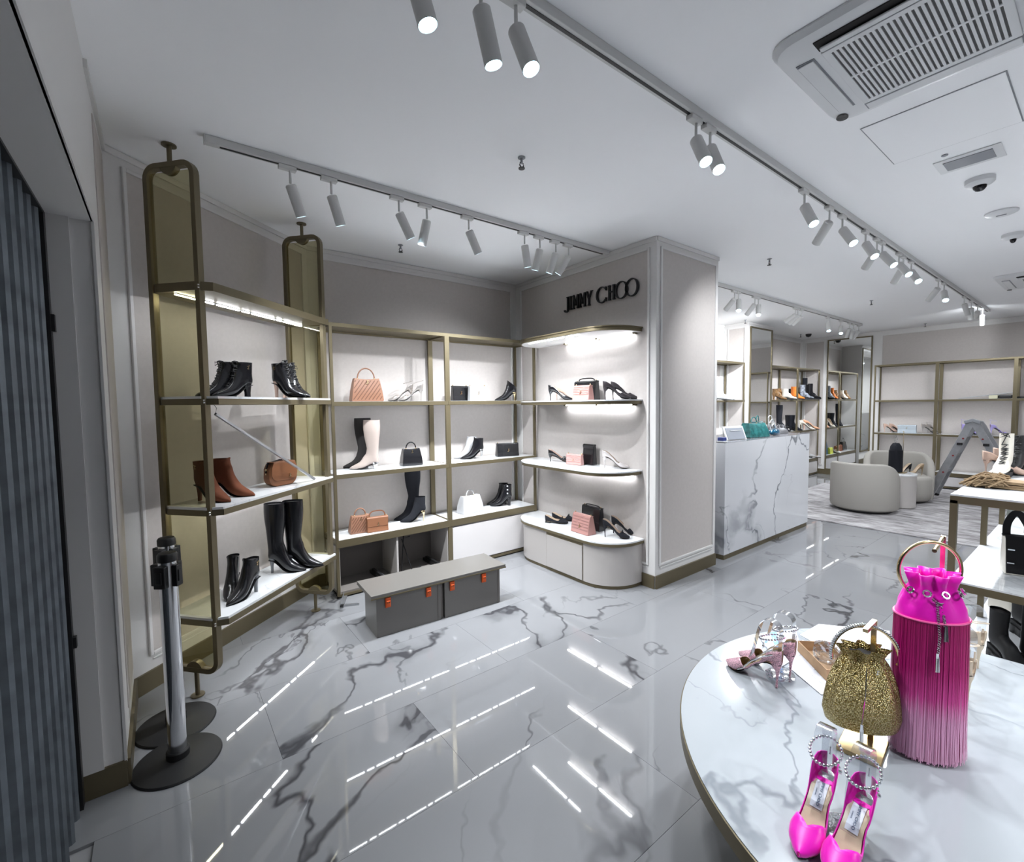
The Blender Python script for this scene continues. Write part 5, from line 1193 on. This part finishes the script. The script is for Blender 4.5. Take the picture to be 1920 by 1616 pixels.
ns = nt.nodes.new('ShaderNodeTexNoise'); mp_ = nt.nodes.new('ShaderNodeMapping'); mp_.inputs['Scale'].default_value = (160, 160, 1.5); ns.inputs['Scale'].default_value = 1; nt.links.new(tc_.outputs['Object'], mp_.inputs[0]); nt.links.new(mp_.outputs[0], ns.inputs[0])
nt.links.new(tc_.outputs['Object'], sx_.inputs[0]); nt.links.new(sx_.outputs['Z'], mr.inputs[0])
ma = nt.nodes.new('ShaderNodeMath'); ma.operation = 'MULTIPLY_ADD'; ma.inputs[1].default_value = .22; nt.links.new(ns.outputs[0], ma.inputs[0]); sb = nt.nodes.new('ShaderNodeMath'); sb.operation = 'SUBTRACT'; sb.inputs[1].default_value = .11; nt.links.new(mr.outputs[0], sb.inputs[0]); nt.links.new(sb.outputs[0], ma.inputs[2])
cr = nt.nodes.new('ShaderNodeValToRGB'); e = cr.color_ramp.elements; e[0].position = .0; e[0].color = (.84, .46, .66, 1); e[1].position = 1; e[1].color = (.40, .0, .12, 1)
for ps, cl in ((.32, (.80, .36, .60, 1)), (.47, (.72, .06, .34, 1)), (.66, (.50, .0, .17, 1))): x = e.new(ps); x.color = cl
nt.links.new(ma.outputs[0], cr.inputs[0]); nt.links.new(cr.outputs[0], bs.inputs['Base Color'])
b = MB(); random.seed(11)
for k in range(560):
    a = 2*pi*k/560+random.uniform(-.004, .004); r = R0*random.uniform(.95, 1.0); zb_ = random.uniform(.004, .022); fl_ = random.uniform(1.0, 1.06)
    ca, sa = cos(a), sin(a)*.72; w_ = R0*.011; tx, ty = -sin(a)*w_, cos(a)*.72*w_
    pts = []
    for u, rr_ in ((1, .975), (.6, 1.0), (.25, 1.01), (0, fl_)):
        zz = zb_+(zrim-z-zb_)*u; pts.append(((r*rr_*ca, r*rr_*sa), zz))
    vs = []; 
    for (x, y), zz in pts: vs += [(x-tx, y-ty, zz), (x+tx, y+ty, zz)]
    b.add(vs, [(0, 1, 3, 2), (2, 3, 5, 4), (4, 5, 7, 6)])
fo = b.build('fringe', FR, pk); fo['kind'] = 'stuff'
b = MB(); b.loft([el(.90, zbot+.02), el(.94, zbot+.05), el(.95, zrim)]); b.build('inner_body', FR, pk, smooth=60)
rg = world_w(104, cb)/2; zc_ = hh_(1068); off = world_w(8, cb)
pts = [(rg*cos(a), .012, zc_-z+rg*sin(a)) for a in [2*pi*k/48 for k in range(48)]]
MB().sweep(pts, .0052, n=10, closed=True, up=(0, 1, 0)).build('ring_handle', GOLD, pk, smooth=True)
ey = MB()
for a in (-125, -92, -55, -20, 200):
    a = radians(a); c = Vector((R0*.66*cos(a), R0*.72*.66*sin(a), zneck-z-.012)); nrm = Vector((cos(a), .72*sin(a), .5)).normalized(); u_ = nrm.orthogonal().normalized(); v_ = nrm.cross(u_)
    ey.sweep([c+nrm*.012+u_*.0085*cos(2*pi*k/16)+v_*.0085*sin(2*pi*k/16) for k in range(16)], .0028, closed=True, n=6, up=tuple(nrm))
ey.build('eyelets', SILVER, pk, smooth=True)
chn = MB()
def chain(P0, n, dirf):
    for i in range(n):
        c = dirf(i/(n-1)); chn.sweep([c+Vector((.0030*cos(2*pi*k/8), (.0012 if i % 2 else 0), .0042*sin(2*pi*k/8))) for k in range(8)], .0011, closed=True, n=4, up=(0, 1, 0))
yf = -R0*.72
chain(None, 14, lambda u: Vector((-.012+.040*(u-.5), yf*.74-.004*sin(pi*u), zneck-z-.022-.012*sin(pi*u))))
chain(None, 22, lambda u: Vector((-.022-.006*u, yf*(.78+.28*min(1, u*1.6)), zneck-z-.035-.135*u)))
chain(None, 12, lambda u: Vector((-.010-.0*u, yf*(.78+.22*u), zneck-z-.035-.055*u)))
chn.build('drawstring_chain', SILVER, pk)
tt = MB(); tt.box(-.035, -.028, yf*1.09, yf*1.05, zneck-z-.185, zneck-z-.17)
for i in range(6): tt.sweep([(-.034+.0014*i, yf*1.08, zneck-z-.18), (-.035+.0018*i, yf*1.1, zneck-z-.225)], .0009, n=4)
tt.build('tassel', SILVER, pk); tt = MB()
for i in range(7): tt.sweep([(-.012+.001*i, yf*1.02, zneck-z-.09), (-.016+.002*i, yf*1.06, zneck-z-.135)], .001, n=4)
tt.build('tassel', SILVER, pk)
ps = thing('bag_stand', 'gold stand behind the pink fringed bag with a short bar through its ring handle', 'bag stand', (cb.x*1.095, cb.y*1.095, z), atan2(cb.y, cb.x)-pi/2)
hs = (EYE.z+(hh_(1022)-EYE.z)*1.05)-z
MB().box(-.06, .06, -.02, .10, 0, .012).build('base', GOLDB, ps); MB().sweep([(.022, 0, .012), (.022, 0, hs+.02)], .012, .012, up=(1, 0, 0)).sweep([(.022, .008, hs+.014), (.002, -.155, hs+.004)], .006, n=10).build('post', GOLD, ps)

# hot pink pumps in front
for tx, hx, lb in (((1497, 1612), (1556, 1432), 'left hot pink pointed pump with crystal ankle strap at the bottom edge'), ((1556, 1660), (1632, 1470), 'right hot pink pointed pump with crystal ankle strap at the bottom edge')):
    a_ = at(*tx, z); b_ = at(*hx, z+.115); dd = a_-b_; rz_ = atan2(dd.y, dd.x); L_ = .222; c = Vector((a_.x, a_.y, 0))-Vector((cos(rz_), sin(rz_), 0))*L_
    t = sandal((c.x, c.y, z), rz_, .088, PINKS, label=lb, L=L_, crystals=True, form=True, name='pointed_pump', upl=PINKS, lin=mat('pale_gold_lining', (.62, .50, .36), .3), height=.065, hm=SILVER)
    zi = lambda x: interp(LASTZ, x-.0035)+.0052
    MB().loft([[(x, -.0135, zi(x)), (x, .0135, zi(x))] for x in (.047, .056, .066, .076, .086, .096, .106)], False, False, closed=False).build('label_patch', PAPER, t)
    MB().loft([[(x, -yw, zi(x)+.0006), (x, 0, zi(x)+.0008), (x, yw, zi(x)+.0006)] for x, yw in ((.008, .012), (.014, .018), (.026, .0215), (.038, .022), (.046, .014), (.050, .002))], False, False, closed=False).build('heel_pad', PINKS, t, smooth=True)
    tm = text_mesh('JIMMY CHOO', .0088, .0001, 'label_text', mat('label_ink', (.05, .10, .20), .5), t, Matrix.Translation((.0765, .002, 0)))
    for v in tm.data.vertices: v.co.z = zi(v.co.x)+.0012+(v.co.z > 0)*.0003
    ts = text_mesh('LONDON', .0034, .0001, 'label_text', MATS['label_ink'], t, Matrix.Translation((.0765, -.008, 0)))
    for v in ts.data.vertices: v.co.z = zi(v.co.x)+.0012+(v.co.z > 0)*.0003

# pink glitter pumps with clear heel forms, lying side on
for px, tx, lb, mk in (((1458, 1290), (1364, 1245), 'front pink glitter pump with crystal ankle strap and silver edging on the round table', 1), ((1483, 1271), (1384, 1229), 'back pink glitter pump with crystal ankle strap and clear insert on the round table', 0)):
    h_ = at(*px, z); a_ = at(*tx, z); dd = a_-h_; rz_ = atan2(dd.y, dd.x)
    t = sandal((h_.x-.012*cos(rz_), h_.y-.012*sin(rz_), z), rz_, .092, GLITTER, label=lb, L=.214, crystals=True, form=True, name='pointed_pump', lin=mat('gold_lining', (.50, .38, .22), .3, .3), height=.075)
    MB().sweep([(.150, -.034, .020), (.13, -.029, .034), (.10, -.026, .075), (.06, -.028, .110), (.02, -.026, .135)], .0035, n=6).sweep([(.150, .034, .020), (.13, .029, .034), (.10, .026, .075), (.06, .028, .110), (.02, .026, .135)], .0035, n=6).build('silver_edging', SILVER, t, smooth=True)
# beige sandal at right
h_ = at(1822, 1320, z); t = sandal((h_.x, h_.y, z), imgdir(95), .10, mat('champagne_leather', (.66, .55, .42), .3, .3), label='champagne strappy sandal seen from behind, right of the pink bag', L=.21, form=True, name='strappy_sandal', height=.08)
h2 = at(1836, 1262, z); t = sandal((h2.x+.03, h2.y-.0, z), imgdir(80), .10, mat('champagne_leather', (.66, .55, .42), .3, .3), label='second champagne sandal, farther and tipped behind the first one', L=.21, form=True, name='strappy_sandal', height=.06)

# papers, leaflet, cardboard tray with plastic
def sheet(label, pxs, dz, m_, lines=0, name='paper_sheet', lm=None):
    pts = [at(*p_, z+dz) for p_ in pxs]; c = sum((Vector((q.x, q.y, 0)) for q in pts), Vector())/len(pts)
    t = thing(name, label, 'paper', (c.x, c.y, z+dz))
    L2 = [(q.x-c.x, q.y-c.y) for q in pts]
    ar = sum(a[0]*b_[1]-b_[0]*a[1] for a, b_ in zip(L2, L2[1:]+L2[:1]))
    if ar < 0: L2 = L2[::-1]
    MB().prism(L2, 0, .0006).build('sheet', m_, t)
    if lines:
        b = MB(); random.seed(lines)
        A_, B_, C_, D_ = [Vector((*q, 0)) for q in L2[:4]]
        P2 = lambda u, v: A_.lerp(B_, u).lerp(D_.lerp(C_, u), v)
        for i in range(lines):
            u, v = random.uniform(.15, .7), random.uniform(.2, .75); 
            q0 = P2(u, v); q1 = P2(u+random.choice((.0, .14)), v+random.choice((.0, .12))+.001)
            if (q1-q0).length < .01: q1 = P2(u+.12, v)
            b.sweep([q0+Vector((0, 0, .0008)), q1+Vector((0, 0, .0008))], .0022, .0003)
        b.build('drawing_lines', lm or mat('print_grey', (.30, .33, .38), .6), t)
sheet('white plan sheet with line drawing lying at the far edge of the round table', [(1500, 1190), (1535, 1170), (1668, 1183), (1668, 1235), (1590, 1240)], .0005, PAPER, 22)
sheet('white sheet under the glitter pumps on the round table', [(1478, 1250), (1540, 1302), (1600, 1300), (1560, 1240), (1505, 1200)], .0018, PAPER, 5)
sheet('pale sheet at the left behind the glitter pumps', [(1420, 1190), (1465, 1250), (1505, 1225), (1492, 1180)], .003, PAPER, 0)
sheet('blue leaflet strip with white markings between the glitter pumps and the box', [(1443, 1186), (1461, 1232), (1468, 1228), (1456, 1184)], .045, mat('leaflet_blue', (.18, .42, .85), .5), 4, 'blue_leaflet', PAPER)
bx0 = at(1497, 1222, z); bx1 = at(1550, 1278, z); bx2 = at(1577, 1230, z); 
u_ = (bx1-bx0); v_ = (bx2-bx1); rzb = atan2(u_.y, u_.x); LL = u_.length; WW = .125
t = thing('cardboard_tray', 'open cardboard tray of crumpled clear plastic behind the gold bag', 'box', (bx0.x, bx0.y, z+.004), rzb)
MB().box(0, LL, 0, WW, 0, .003).build('bottom', CARD, t)
for q in ((0, LL, -.003, 0), (0, LL, WW, WW+.003), (-.003, 0, -.003, WW+.003), (LL, LL+.003, -.003, WW+.003)): MB().box(*q, 0, .045).build('side', CARD, t)
def crumple(c, r, seed, parent=None, label=None, fl=.5):
    random.seed(seed); b = MB(); n1, n2 = 16, 10; rings = []
    for i in range(n2+1):
        ph = pi*i/n2; rings.append([(c[0]+r*(1+random.uniform(-.28, .28))*sin(ph)*cos(2*pi*k/n1), c[1]+r*.8*(1+random.uniform(-.28, .28))*sin(ph)*sin(2*pi*k/n1), c[2]+r*fl*(1-cos(ph))*(1+random.uniform(-.12, .12))) for k in range(n1)])
    b.loft(rings, False, False); o = b.build('plastic_film', WRAP, parent)
    return o
crumple((LL*.45, WW*.5, .006), .058, 4, t, fl=.7)
t = thing('crumpled_plastic', 'crumpled clear plastic lying beside the front glitter pump', 'plastic wrap', (*at(1462, 1268, z).xy, z+.003)); crumple((0, 0, 0), .055, 8, t, fl=.12)
t = thing('crumpled_plastic', 'crumpled clear plastic bag between the two hot pink pumps', 'plastic wrap', (*at(1578, 1560, z).xy, z+.001)); crumple((0, 0, 0), .035, 9, t, fl=.5)
